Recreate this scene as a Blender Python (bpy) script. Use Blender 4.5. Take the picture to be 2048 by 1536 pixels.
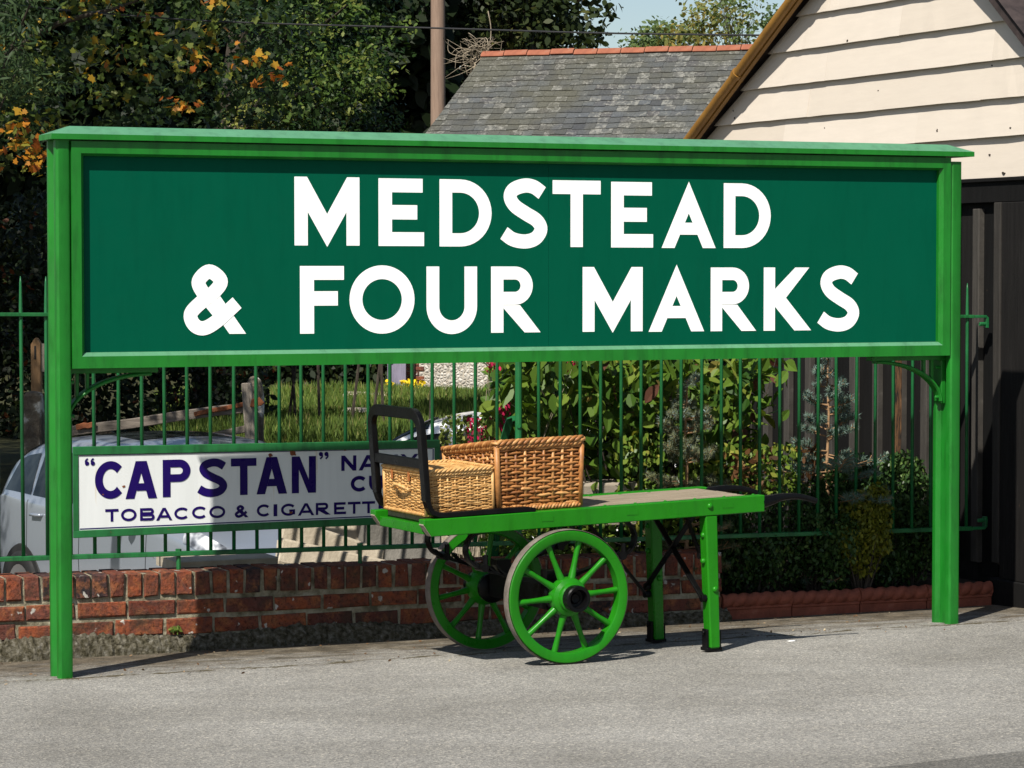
import bpy, bmesh, math, random
import numpy as np
from mathutils import Vector, Matrix

S = bpy.context.scene
for o in list(bpy.data.objects): bpy.data.objects.remove(o)
COL = S.collection
R = math.radians
# ------------------------------------------------------------------ camera, sky, sun, exposure
FOC, EYE, PITCH = 5600.0, 1.725, math.atan((768-537)/5600.0)      # focal length in pixels of a 2048 wide frame
cam = bpy.data.cameras.new('camera'); cam.sensor_width = 36; cam.lens = 36*FOC/2048
cam.clip_start = 0.1; cam.clip_end = 2000
co = bpy.data.objects.new('camera', cam); COL.objects.link(co)
co.location = (0, 0, EYE); co.rotation_euler = (R(90)-PITCH, 0, 0)
S.camera = co
SUN_EL, SUN_AZ = R(48.7), math.atan2(-.43, -.903)
w = bpy.data.worlds.new('World'); S.world = w; w.use_nodes = True
nt = w.node_tree; nt.nodes.clear()
sky = nt.nodes.new('ShaderNodeTexSky'); sky.sky_type = 'NISHITA'; sky.sun_disc = False
sky.sun_elevation = SUN_EL; sky.sun_rotation = SUN_AZ % (2*math.pi); sky.dust_density = 0.9; sky.air_density = 1.0
bg = nt.nodes.new('ShaderNodeBackground'); bg.inputs[1].default_value = 0.07
wo = nt.nodes.new('ShaderNodeOutputWorld')
nt.links.new(sky.outputs[0], bg.inputs[0]); nt.links.new(bg.outputs[0], wo.inputs[0])
sl = bpy.data.lights.new('sun', 'SUN'); sl.energy = 5.0; sl.angle = R(.55); sl.color = (1, .95, .86)
so = bpy.data.objects.new('sun', sl); COL.objects.link(so)
ld = Vector((.43*math.cos(SUN_EL), .903*math.cos(SUN_EL), -math.sin(SUN_EL)))
so.rotation_euler = ld.to_track_quat('-Z', 'Y').to_euler(); so.location = (-4, -8, 14)
S.view_settings.view_transform = 'Standard'; S.view_settings.look = 'None'
S.view_settings.exposure = 0.62; S.view_settings.gamma = 1
S.cycles.max_bounces = 8; S.cycles.transparent_max_bounces = 8

# ------------------------------------------------------------------ pixel rays and frames
cp, sp = math.cos(PITCH), math.sin(PITCH)
def ray(px, py):
    x, y = (px-1024)/FOC, (768-py)/FOC
    return Vector((x, cp + y*sp, -sp + y*cp))
def at(px, py, Y):
    r = ray(px, py); return Vector((0, 0, EYE)) + r*(Y/r.y)
class Frame:
    def __init__(s, o, yaw):
        s.o = Vector(o); s.yaw = yaw
        s.t = Vector((math.cos(yaw), math.sin(yaw), 0)); s.n = Vector((-math.sin(yaw), math.cos(yaw), 0))
    def loc(s, px, py, d=0.0):
        r = ray(px, py); e = Vector((0, 0, EYE))-s.o
        k = (d - e.dot(s.n))/r.dot(s.n); p = e + r*k
        return Vector((p.dot(s.t), d, p.z))
    def world(s, x, y, z): return s.o + s.t*x + s.n*y + Vector((0, 0, z))
def flat(px, py, z=0.0):
    r = ray(px, py); k = (z-EYE)/r.z; p = Vector((0, 0, EYE)) + r*k; return p
_O, _R = flat(133, 1357), flat(1908, 1248)
SG = Frame(_O, math.atan2(_R.y-_O.y, _R.x-_O.x)); SIGN_L = (_R-_O).length
SLOPE = 0.045
def gz(X, Y): return -SLOPE*(Vector((X, Y, 0))-SG.o).dot(SG.n)
def ground(px, py):
    p = flat(px, py)
    for _ in range(20): p = flat(px, py, gz(p.x, p.y))
    return p

# ------------------------------------------------------------------ materials
def N(nt, t, **k):
    n = nt.nodes.new(t)
    for a, v in k.items():
        if a == 'i':
            for q, x in v.items(): n.inputs[q].default_value = x
        else: setattr(n, a, v)
    return n
def base(name, rough=.6, spec=.4, metal=0):
    m = bpy.data.materials.new(name); m.use_nodes = True; t = m.node_tree
    b = t.nodes['Principled BSDF']; b.inputs['Roughness'].default_value = rough
    b.inputs['Specular IOR Level'].default_value = spec; b.inputs['Metallic'].default_value = metal
    tc = N(t, 'ShaderNodeTexCoord')
    return m, t, b, tc
def c4(c): return (c[0], c[1], c[2], 1)
def ramp(t, fac, stops, interp='LINEAR'):
    r = N(t, 'ShaderNodeValToRGB'); r.color_ramp.interpolation = interp
    el = r.color_ramp.elements
    while len(el) > 1: el.remove(el[-1])
    el[0].position = stops[0][0]; el[0].color = c4(stops[0][1]) if len(stops[0][1]) == 3 else stops[0][1]
    for p, c in stops[1:]:
        e = el.new(p); e.color = c4(c)
    t.links.new(fac, r.inputs[0]); return r
def g3(v): return (v, v, v)
def noise(t, vec, scale, detail=4, rough=.6, dist=0):
    n = N(t, 'ShaderNodeTexNoise', i={'Scale': scale, 'Detail': detail, 'Roughness': rough, 'Distortion': dist})
    t.links.new(vec, n.inputs['Vector']); return n
def mapping(t, vec, sc=(1, 1, 1), rot=(0, 0, 0)):
    n = N(t, 'ShaderNodeMapping'); n.inputs['Scale'].default_value = sc; n.inputs['Rotation'].default_value = rot
    t.links.new(vec, n.inputs['Vector']); return n.outputs[0]
def mixc(t, fac, a, b, mode='MIX'):
    n = N(t, 'ShaderNodeMix', data_type='RGBA', blend_type=mode)
    for sock, v in ((n.inputs[0], fac), (n.inputs[6], a), (n.inputs[7], b)):
        if hasattr(v, 'links'): t.links.new(v, sock)
        elif isinstance(v, (int, float)): sock.default_value = v
        else: sock.default_value = c4(v)
    return n.outputs[2]
def bump(t, b, h, strength=.3, dist=.01):
    n = N(t, 'ShaderNodeBump', i={'Strength': strength, 'Distance': dist})
    t.links.new(h, n.inputs['Height']); t.links.new(n.outputs[0], b.inputs['Normal'])
def attr(t, name='rnd'):
    return N(t, 'ShaderNodeAttribute', attribute_name=name)

def paint(name, c, rough=.35, spec=.5, var=.12, chip=None, scale=6, bs=.08, thr=.73):
    m, t, b, tc = base(name, rough, spec)
    n = noise(t, tc.outputs['Object'], scale, 6)
    r = ramp(t, n.outputs[0], [(.3, tuple(x*(1-var) for x in c)), (.7, tuple(min(1, x*(1+var)) for x in c))])
    col = r.outputs[0]
    if chip:
        n2 = noise(t, tc.outputs['Object'], 38, 7, .7)
        k = ramp(t, n2.outputs[0], [(thr, g3(0)), (thr+.02, g3(1))])
        col = mixc(t, k.outputs[0], col, chip)
    n5 = noise(t, mapping(t, tc.outputs['Object'], (7, 7, 1.1)), 2.3, 7, .7)
    col = mixc(t, .9, col, ramp(t, n5.outputs[0], [(.28, g3(1-3.2*var if var < .25 else .6)), (.5, g3(1)), (.75, g3(1+.8*var))]).outputs[0], 'MULTIPLY')
    t.links.new(col, b.inputs['Base Color'])
    n3 = noise(t, tc.outputs['Object'], 90, 4); bump(t, b, n3.outputs[0], bs, .004)
    n4 = noise(t, tc.outputs['Object'], 14, 5)
    rr = ramp(t, n4.outputs[0], [(.3, g3(max(.05, rough-.1))), (.7, g3(min(1, rough+.15)))])
    t.links.new(rr.outputs[0], b.inputs['Roughness'])
    return m
def rough_mat(name, stops, scale=8, rough=.85, bs=.5, bscale=40, stretch=(1, 1, 1), dist=.01, spec=.2, detail=8):
    m, t, b, tc = base(name, rough, spec)
    v = mapping(t, tc.outputs['Object'], stretch)
    n = noise(t, v, scale, detail, .65)
    r = ramp(t, n.outputs[0], stops); t.links.new(r.outputs[0], b.inputs['Base Color'])
    n3 = noise(t, v, bscale, 6, .7); bump(t, b, n3.outputs[0], bs, dist)
    return m
def leafmat(name, stops, rough=.5, trans=.35, spec=.16, veins=False):
    m, t, b, tc = base(name, rough, spec)
    a = attr(t); r = ramp(t, a.outputs['Fac'], stops)
    t.links.new(r.outputs[0], b.inputs['Base Color'])
    tr = N(t, 'ShaderNodeBsdfTranslucent'); mx = N(t, 'ShaderNodeMixShader', i={0: trans})
    hs = N(t, 'ShaderNodeHueSaturation', i={'Value': 1.25, 'Saturation': 1.1, 'Hue': .49}); t.links.new(r.outputs[0], hs.inputs['Color'])
    t.links.new(hs.outputs[0], tr.inputs[0])
    out = t.nodes['Material Output']
    t.links.new(b.outputs[0], mx.inputs[1]); t.links.new(tr.outputs[0], mx.inputs[2]); t.links.new(mx.outputs[0], out.inputs[0])
    return m
M = {}
M['sign_green'] = paint('sign_green', (.0085, .145, .013), .38, .35, .14, chip=(.05, .30, .07), scale=3)
M['sign_sky_sheen'] = paint('sign_sky_sheen', (.075, .215, .115), .42, .4, .10, chip=(.16, .26, .18), scale=3)  # paler green: sky reflection on upward faces put into the colour
M['board_green'] = paint('board_green', (.0005, .070, .037), .45, .04, .03, scale=2, bs=.03)
M['white'] = paint('white_letter', (.88, .88, .86), .4, .4, .02, bs=.02)
M['fence_green'] = paint('fence_green', (.010, .115, .034), .42, .4, .2, chip=(.10, .07, .03), scale=9)
M['fence_rail'] = paint('fence_rail', (.010, .11, .028), .45, .4, .2, chip=(.16, .07, .03), scale=9, thr=.67)
M['cart_green'] = paint('cart_green', (.011, .152, .0045), .3, .24, .08, chip=(.12, .16, .06), scale=8, thr=.715)
M['black_iron'] = paint('black_iron', (.003, .003, .0033), .34, .14, .3, chip=(.015, .014, .013), scale=14, bs=.15)
M['enamel'] = None
M['navy'] = paint('navy_enamel', (.010, .002, .085), .3, .15, .05, bs=.02)
M['rubber'] = paint('rubber', (.012, .012, .012), .7, .3)
M['steel_tyre'] = rough_mat('steel_tyre', [(.3, (.085, .07, .058)), (.7, (.19, .165, .14))], 20, .6, .3, 60)
M['bare_wood'] = rough_mat('bare_wood', [(.3, (.20, .17, .13)), (.7, (.36, .31, .25))], 6, .85, .4, 30, (1, 12, 12))
M['deck_wood'] = rough_mat('deck_wood', [(.3, (.15, .12, .085)), (.7, (.29, .24, .175))], 4, .85, .4, 20, (1, 14, 14))
M['gate_wood'] = rough_mat('gate_wood', [(.3, (.10, .085, .07)), (.7, (.30, .26, .21))], 4, .9, .6, 20, (14, 14, 1.5))
M['gate_rail'] = rough_mat('gate_rail', [(.3, (.07, .058, .048)), (.7, (.20, .17, .14))], 4, .9, .6, 20, (1.5, 14, 14))
M['new_wood'] = rough_mat('new_wood', [(.3, (.17, .095, .045)), (.7, (.28, .17, .085))], 5, .8, .3, 20, (14, 14, 1.5))
M['bare_brown'] = rough_mat('bare_brown', [(.40, (.012, .011, .01)), (.5, (.085, .042, .018)), (.68, (.16, .085, .042))], 7, .85, .4, 20, (9, 9, 1.5))
M['rust'] = rough_mat('rust', [(.3, (.10, .032, .016)), (.7, (.24, .085, .035))], 14, .85, .4)
M['lichen_stone'] = rough_mat('lichen_stone', [(.42, (.075, .06, .045)), (.54, (.14, .12, .09)), (.60, (.42, .41, .37))], 5, .95, .8, 25, dist=.03)
M['slab'] = rough_mat('slab', [(.3, (.30, .255, .19)), (.7, (.46, .40, .31))], 7, .9, .5, 60)
M['dark_slab'] = rough_mat('dark_slab', [(.3, (.09, .085, .075)), (.7, (.22, .205, .18))], 7, .9, .5, 60)
M['terracotta'] = rough_mat('terracotta', [(.25, (.11, .035, .022)), (.6, (.25, .075, .045)), (.8, (.30, .12, .08))], 9, .85, .4, 60)
M['ridge_clay'] = rough_mat('ridge_clay', [(.25, (.13, .045, .03)), (.6, (.26, .092, .052)), (.8, (.21, .125, .09))], 4, .85, .4, 30)
M['cream'] = None
M['pole'] = rough_mat('pole_wood', [(.3, (.17, .115, .085)), (.7, (.25, .175, .13))], 3, .85, .3, 12, (10, 10, .7))
M['soil'] = rough_mat('soil', [(.3, (.02, .014, .009)), (.7, (.06, .045, .03))], 12, .95, .8, 40)
M['bark'] = rough_mat('bark', [(.3, (.02, .016, .012)), (.7, (.065, .053, .04))], 8, .95, .8, 25, (4, 4, 1))
M['pale_bark'] = rough_mat('pale_bark', [(.3, (.16, .13, .09)), (.7, (.32, .27, .20))], 8, .95, .5, 25)
M['spruce_bark'] = rough_mat('spruce_bark', [(.3, (.20, .115, .06)), (.7, (.38, .235, .125))], 12, .9, .5, 40)
M['ochre'] = rough_mat('ochre_paint', [(.3, (.16, .075, .012)), (.6, (.25, .125, .022)), (.8, (.12, .055, .015))], 3, .5, .2, 30, spec=.4)
M['dark_roof'] = rough_mat('dark_roof', [(.3, (.018, .014, .014)), (.7, (.06, .045, .042))], 9, .7, .3, 30)
M['lilac'] = paint('lilac_paint', (.20, .18, .24), .6, .3)
M['yellow_wood'] = paint('yellow_wood', (.30, .22, .07), .7, .3)
M['wire'] = paint('wire_black', (.012, .012, .013), .5)
M['strap'] = paint('strap_leather', (.36, .12, .03), .5, .4)
M['silver'] = None
M['yard'] = rough_mat('yard_gravel', [(.3, (.13, .12, .105)), (.7, (.25, .235, .205))], 20, .95, .6, 90)
M['far_ground'] = rough_mat('far_ground', [(.3, (.018, .018, .008)), (.7, (.05, .052, .018))], 3, .95, .5, 20)
M['feather'] = paint('feather_white', (.8, .8, .8), .7)

def m_asphalt(name, dark=1.0):
    m, t, b, tc = base(name, .9, .25)
    v = tc.outputs['Object']
    big = noise(t, v, .9, 5, .6); mid = noise(t, v, 9, 6, .7)
    c = ramp(t, big.outputs[0], [(.32, (.168*dark, .160*dark, .143*dark)), (.68, (.258*dark, .249*dark, .228*dark))]).outputs[0]
    c = mixc(t, .30, c, ramp(t, mid.outputs[0], [(.3, g3(.72)), (.7, g3(1.18))]).outputs[0], 'MULTIPLY')
    vo = N(t, 'ShaderNodeTexVoronoi', i={'Scale': 120.0}); t.links.new(v, vo.inputs['Vector'])
    c = mixc(t, .75, c, ramp(t, vo.outputs['Color'], [(.0, g3(.30)), (.3, g3(.85)), (.7, g3(1.2)), (1, (2.3, 2.2, 2.0))]).outputs[0], 'MULTIPLY')
    vf = noise(t, v, 190, 2, .8)
    c = mixc(t, .8, c, ramp(t, vf.outputs[0], [(.36, g3(.5)), (.5, g3(1)), (.66, g3(1.35))]).outputs[0], 'MULTIPLY')
    # dirt and moss that has collected along the foot of the wall: lies in a band of the platform's own y coordinate
    sx = N(t, 'ShaderNodeSeparateXYZ'); t.links.new(v, sx.inputs[0])
    edge = noise(t, mapping(t, v, (1, 3.2, 1)), 2.6, 9, .8, .6)
    ad = N(t, 'ShaderNodeMath', operation='MULTIPLY_ADD', i={1: 2.6, 2: -1.3}); t.links.new(edge.outputs[0], ad.inputs[0])
    su = N(t, 'ShaderNodeMath', operation='ADD'); t.links.new(sx.outputs[1], su.inputs[0]); t.links.new(ad.outputs[0], su.inputs[1])
    mr = N(t, 'ShaderNodeMapRange', i={1: -.05, 2: .55}); t.links.new(su.outputs[0], mr.inputs[0])
    dirt = ramp(t, mid.outputs[0], [(.35, (.035, .028, .017)), (.55, (.085, .069, .048)), (.7, (.15, .132, .10))])
    c2 = mixc(t, .5, dirt.outputs[0], ramp(t, vo.outputs['Color'], [(.0, g3(.5)), (1, (1.8, 1.7, 1.5))]).outputs[0], 'MULTIPLY')
    fd = N(t, 'ShaderNodeMath', operation='MULTIPLY', i={1: .93}); t.links.new(mr.outputs[0], fd.inputs[0])
    c = mixc(t, fd.outputs[0], c, c2)
    # thin mossy joint just behind the sign line
    wob = noise(t, mapping(t, v, (1, .2, 1)), 1.6, 7, .6)
    yy = N(t, 'ShaderNodeMath', operation='MULTIPLY_ADD', i={1: .34, 2: -.17}); t.links.new(wob.outputs[0], yy.inputs[0])
    y2 = N(t, 'ShaderNodeMath', operation='ADD'); t.links.new(sx.outputs[1], y2.inputs[0]); t.links.new(yy.outputs[0], y2.inputs[1])
    y3 = N(t, 'ShaderNodeMath', operation='SUBTRACT', i={1: -.02}); t.links.new(y2.outputs[0], y3.inputs[0])
    y4 = N(t, 'ShaderNodeMath', operation='ABSOLUTE'); t.links.new(y3.outputs[0], y4.inputs[0])
    brk = noise(t, mapping(t, v, (1, 2.5, 1)), 7, 6, .75)
    wd = N(t, 'ShaderNodeMath', operation='MULTIPLY_ADD', i={1: .40, 2: -.19}); t.links.new(brk.outputs[0], wd.inputs[0])
    ls = N(t, 'ShaderNodeMath', operation='LESS_THAN'); t.links.new(y4.outputs[0], ls.inputs[0]); t.links.new(wd.outputs[0], ls.inputs[1])
    c = mixc(t, ls.outputs[0], c, (.062, .05, .025))
    t.links.new(c, b.inputs['Base Color'])
    bm = N(t, 'ShaderNodeMath', operation='ADD'); t.links.new(vo.outputs['Distance'], bm.inputs[0]); t.links.new(vf.outputs[0], bm.inputs[1])
    bump(t, b, bm.outputs[0], .55, .006)
    return m
M['asphalt'] = m_asphalt('asphalt'); M['asphalt_dark'] = m_asphalt('asphalt_dark', .6)

def m_brick():
    m, t, b, tc = base('brick', .9, .2); v = tc.outputs['Object']; a = attr(t)
    c = ramp(t, a.outputs['Fac'], [(0, (.135, .034, .018)), (.25, (.20, .052, .024)), (.5, (.245, .066, .028)), (.72, (.16, .05, .032)), (.86, (.10, .033, .023)), (.935, (.02, .019, .022)), (1, (.03, .028, .03))], 'CONSTANT').outputs[0]
    n0 = noise(t, v, 17, 8, .75, .6); c = mixc(t, ramp(t, n0.outputs[0], [(.42, g3(0)), (.60, g3(.85))]).outputs[0], c, (.105, .045, .036))
    nb_ = noise(t, v, 13, 6, .7); c = mixc(t, ramp(t, nb_.outputs[0], [(.50, g3(0)), (.62, g3(.6))]).outputs[0], c, (.30, .115, .045))
    n = noise(t, v, 60, 8, .75); c = mixc(t, .9, c, ramp(t, n.outputs[0], [(.36, g3(.22)), (.47, g3(.95)), (.7, (1.3, 1.25, 1.2))]).outputs[0], 'MULTIPLY')
    l = noise(t, v, 15, 3, .5); k = ramp(t, l.outputs[0], [(.655, g3(0)), (.68, g3(1))])
    c = mixc(t, k.outputs[0], c, (.40, .38, .34))
    s = noise(t, v, 5, 6, .7); k2 = ramp(t, s.outputs[0], [(.50, g3(0)), (.66, g3(.85))]); c = mixc(t, k2.outputs[0], c, (.035, .028, .02))
    t.links.new(c, b.inputs['Base Color']); n3 = noise(t, v, 55, 7, .75); bump(t, b, n3.outputs[0], .8, .012)
    return m
M['brick'] = m_brick()
M['mortar'] = rough_mat('mortar', [(.35, (.10, .088, .055)), (.5, (.25, .225, .155)), (.7, (.42, .39, .30))], 14, .95, .9, 50, dist=.015)
M['footing'] = rough_mat('footing', [(.34, (.026, .023, .011)), (.47, (.075, .066, .042)), (.6, (.14, .128, .098)), (.74, (.27, .255, .22))], 40, .95, .9, 50, dist=.03)

def m_slate():
    m, t, b, tc = base('slate', .55, .4); v = tc.outputs['Object']; a = attr(t)
    c = ramp(t, a.outputs['Fac'], [(0, (.040, .042, .044)), (.35, (.058, .060, .058)), (.7, (.068, .074, .078)), (.84, (.052, .050, .052)), (1, (.075, .078, .076))]).outputs[0]
    p = noise(t, v, .55, 4, .6); k0 = ramp(t, p.outputs[0], [(.38, g3(0)), (.56, g3(.8))]); c = mixc(t, k0.outputs[0], c, (.072, .069, .048))
    n9 = noise(t, v, 30, 8, .8); c = mixc(t, .85, c, ramp(t, n9.outputs[0], [(.34, g3(.55)), (.5, g3(1)), (.68, g3(1.6))]).outputs[0], 'MULTIPLY')
    l = noise(t, v, 10, 9, .8, .8); s2 = N(t, 'ShaderNodeMath', operation='MULTIPLY_ADD', i={1: .22, 2: -.08}); t.links.new(a.outputs['Fac'], s2.inputs[0])
    ad = N(t, 'ShaderNodeMath', operation='ADD'); t.links.new(l.outputs[0], ad.inputs[0]); t.links.new(s2.outputs[0], ad.inputs[1])
    k = ramp(t, ad.outputs[0], [(.62, g3(0)), (.70, g3(.75))]); c = mixc(t, k.outputs[0], c, (.215, .21, .185))
    t.links.new(c, b.inputs['Base Color']); n3 = noise(t, v, 18, 6, .7); bump(t, b, n3.outputs[0], .3, .01)
    return m
M['slate'] = m_slate()

def m_cream():
    m, t, b, tc = base('cream_boards', .55, .35); v = tc.outputs['Object']; a = attr(t)
    c = ramp(t, a.outputs['Fac'], [(0, (.525, .463, .39)), (1, (.57, .507, .435))]).outputs[0]
    n = noise(t, mapping(t, v, (1.2, 1, 10)), 3, 8, .7); c = mixc(t, .5, c, ramp(t, n.outputs[0], [(.3, g3(.9)), (.7, g3(1.06))]).outputs[0], 'MULTIPLY')
    l = noise(t, mapping(t, v, (7, 1, 3)), 3.2, 6, .7); k = ramp(t, l.outputs[0], [(.70, g3(0)), (.73, g3(.8))]); c = mixc(t, k.outputs[0], c, (.26, .19, .14))
    t.links.new(c, b.inputs['Base Color']); n3 = noise(t, mapping(t, v, (2, 1, 30)), 6, 6, .7); bump(t, b, n3.outputs[0], .12, .004)
    return m
M['cream'] = m_cream()
def m_black_boards():
    m, t, b, tc = base('black_boards', .8, .15); v = tc.outputs['Object']; a = attr(t)
    c = ramp(t, a.outputs['Fac'], [(0, (.004, .004, .004)), (.6, (.010, .009, .0085)), (1, (.055, .05, .044))]).outputs[0]
    n = noise(t, mapping(t, v, (14, 1, 1)), 3, 8, .75); c = mixc(t, .8, c, ramp(t, n.outputs[0], [(.35, g3(.55)), (.6, g3(1.1)), (.75, g3(2.2))]).outputs[0], 'MULTIPLY')
    l = noise(t, mapping(t, v, (9, 1, 2.2)), 5, 4, .6); k = ramp(t, l.outputs[0], [(.73, g3(0)), (.76, g3(.9))]); c = mixc(t, k.outputs[0], c, (.085, .055, .035))
    t.links.new(c, b.inputs['Base Color']); n3 = noise(t, mapping(t, v, (20, 1, 2)), 5, 6, .7); bump(t, b, n3.outputs[0], .35, .01)
    return m
M['black_boards'] = m_black_boards()
def m_enamel():
    m, t, b, tc = base('enamel', .22, .5); v = tc.outputs['Object']
    n = noise(t, mapping(t, v, (9, 1, .6)), 2.2, 6, .7)
    c = ramp(t, n.outputs[0], [(.3, (.60, .62, .62)), (.62, (.65, .67, .67)), (.74, (.56, .49, .37))]).outputs[0]
    t.links.new(c, b.inputs['Base Color']); return m
M['enamel'] = m_enamel()
def m_flint():
    m, t, b, tc = base('flint', .7, .3); v = tc.outputs['Object']
    vo = N(t, 'ShaderNodeTexVoronoi', i={'Scale': 17.0, 'Randomness': 1.0}); t.links.new(v, vo.inputs['Vector'])
    c = ramp(t, vo.outputs['Color'], [(.0, (.10, .09, .08)), (.3, (.27, .25, .21)), (.7, (.42, .395, .35)), (1, (.56, .53, .48))]).outputs[0]
    v2 = N(t, 'ShaderNodeTexVoronoi', feature='DISTANCE_TO_EDGE', i={'Scale': 17.0}); t.links.new(v, v2.inputs['Vector'])
    k = ramp(t, v2.outputs['Distance'], [(.02, g3(1)), (.09, g3(0))]); c = mixc(t, k.outputs[0], c, (.44, .38, .30))
    t.links.new(c, b.inputs['Base Color']); bump(t, b, v2.outputs['Distance'], .9, .05); return m
M['flint'] = m_flint()
def m_car(name, c, metal=.0):
    m, t, b, tc = base(name, .3, .5, metal); b.inputs['Base Color'].default_value = c4(c)
    b.inputs['Coat Weight'].default_value = .6; b.inputs['Coat Roughness'].default_value = .06
    n = noise(t, tc.outputs['Object'], 400, 2); r = ramp(t, n.outputs[0], [(.3, tuple(x*.92 for x in c)), (.7, tuple(x*1.06 for x in c))]); t.links.new(r.outputs[0], b.inputs['Base Color'])
    return m
M['silver'] = m_car('silver_paint', (.27, .30, .345), .45); M['car_white'] = m_car('white_paint', (.78, .78, .77))
def m_glass():
    m, t, b, tc = base('car_glass', .05, .22); n = noise(t, tc.outputs['Object'], 2.5, 3)
    r = ramp(t, n.outputs[0], [(.35, (.006, .008, .009)), (.7, (.03, .036, .036))]); t.links.new(r.outputs[0], b.inputs['Base Color']); return m
M['glass'] = m_glass()
m, t, b, tc = base('lamp_glass', .08, .6); n = noise(t, tc.outputs['Object'], 9, 2)
t.links.new(ramp(t, n.outputs[0], [(.35, (.05, .055, .065)), (.5, (.22, .235, .26)), (.66, (.6, .61, .63))]).outputs[0], b.inputs['Base Color']); M['lamp'] = m
m, t, b, tc = base('chrome', .35, .5, .8); b.inputs['Base Color'].default_value = (.28, .28, .29, 1); M['chrome'] = m
def m_wicker(name, c0, c1, c2):
    m, t, b, tc = base(name, .5, .4); a = attr(t); v = tc.outputs['Object']
    c = ramp(t, a.outputs['Fac'], [(0, c0), (.5, c1), (1, c2)]).outputs[0]
    n = noise(t, v, 30, 5, .7); c = mixc(t, .8, c, ramp(t, n.outputs[0], [(.3, g3(.6)), (.7, g3(1.25))]).outputs[0], 'MULTIPLY')
    t.links.new(c, b.inputs['Base Color']); n3 = noise(t, v, 220, 3); bump(t, b, n3.outputs[0], .2, .002); return m
M['wicker_pale'] = m_wicker('wicker_pale', (.28, .135, .035), (.46, .25, .08), (.60, .37, .145))
M['wicker_red'] = m_wicker('wicker_red', (.17, .058, .014), (.33, .135, .036), (.50, .26, .09))
M['wicker_core'] = rough_mat('wicker_core', [(.3, (.10, .036, .010)), (.7, (.17, .07, .02))], 20)
# foliage
M['maple'] = leafmat('maple_leaf', [(0, (.007, .016, .005)), (.35, (.019, .038, .008)), (.62, (.055, .08, .014)), (.74, (.12, .13, .02)), (.8, (.27, .17, .018)), (.9, (.32, .125, .012)), (1, (.22, .06, .01))], trans=.22)
M['oak'] = leafmat('oak_leaf', [(0, (.007, .02, .005)), (.5, (.024, .052, .010)), (.85, (.075, .12, .022)), (1, (.12, .14, .03))], trans=.22)
M['willow'] = leafmat('willow_leaf', [(0, (.015, .033, .013)), (.6, (.042, .072, .026)), (1, (.11, .135, .04))])
M['beech'] = leafmat('beech_leaf', [(0, (.014, .022, .008)), (.6, (.03, .045, .014)), (.9, (.08, .08, .02)), (1, (.14, .08, .02))])
M['far_leaf'] = leafmat('far_leaf', [(0, (.06, .10, .035)), (.5, (.10, .14, .042)), (.8, (.18, .17, .045)), (1, (.26, .20, .05))])
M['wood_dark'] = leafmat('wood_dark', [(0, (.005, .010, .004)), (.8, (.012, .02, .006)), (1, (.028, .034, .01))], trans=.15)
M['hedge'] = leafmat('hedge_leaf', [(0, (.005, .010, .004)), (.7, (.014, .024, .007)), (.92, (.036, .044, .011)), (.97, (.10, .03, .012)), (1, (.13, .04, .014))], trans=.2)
M['ivy'] = leafmat('ivy_leaf', [(0, (.05, .075, .018)), (.5, (.13, .16, .03)), (1, (.30, .30, .08))])
M['shrub'] = leafmat('shrub_leaf', [(0, (.024, .062, .010)), (.5, (.085, .15, .02)), (.85, (.155, .205, .032)), (.95, (.25, .25, .045)), (1, (.10, .045, .03))], rough=.33, trans=.3)
M['box'] = leafmat('box_leaf', [(0, (.018, .042, .012)), (.6, (.042, .085, .022)), (1, (.105, .165, .04))], rough=.35, trans=.2)
M['golden'] = leafmat('golden_leaf', [(0, (.07, .09, .012)), (.6, (.17, .18, .02)), (1, (.28, .25, .035))], rough=.35, trans=.3)
M['spruce'] = leafmat('spruce_needle', [(0, (.06, .10, .06)), (.6, (.115, .175, .135)), (1, (.22, .31, .30))], trans=.1)
M['spruce_dry'] = leafmat('spruce_dry', [(0, (.11, .095, .04)), (.5, (.14, .15, .07)), (.8, (.14, .18, .13)), (1, (.24, .32, .32))], trans=.1)
M['red_leaf'] = leafmat('red_leaf', [(0, (.05, .025, .012)), (.5, (.11, .05, .02)), (1, (.17, .10, .03))], trans=.3)
M['fuchsia'] = leafmat('fuchsia_flower', [(0, (.30, .008, .045)), (1, (.55, .02, .09))], trans=.3)
M['yellow_flower'] = leafmat('yellow_flower', [(0, (.6, .42, .01)), (1, (.75, .55, .02))], trans=.2)
M['grass'] = leafmat('grass_blade', [(0, (.05, .085, .016)), (.5, (.095, .15, .026)), (.85, (.16, .20, .04)), (1, (.30, .25, .10))], rough=.6, trans=.3)

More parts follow.
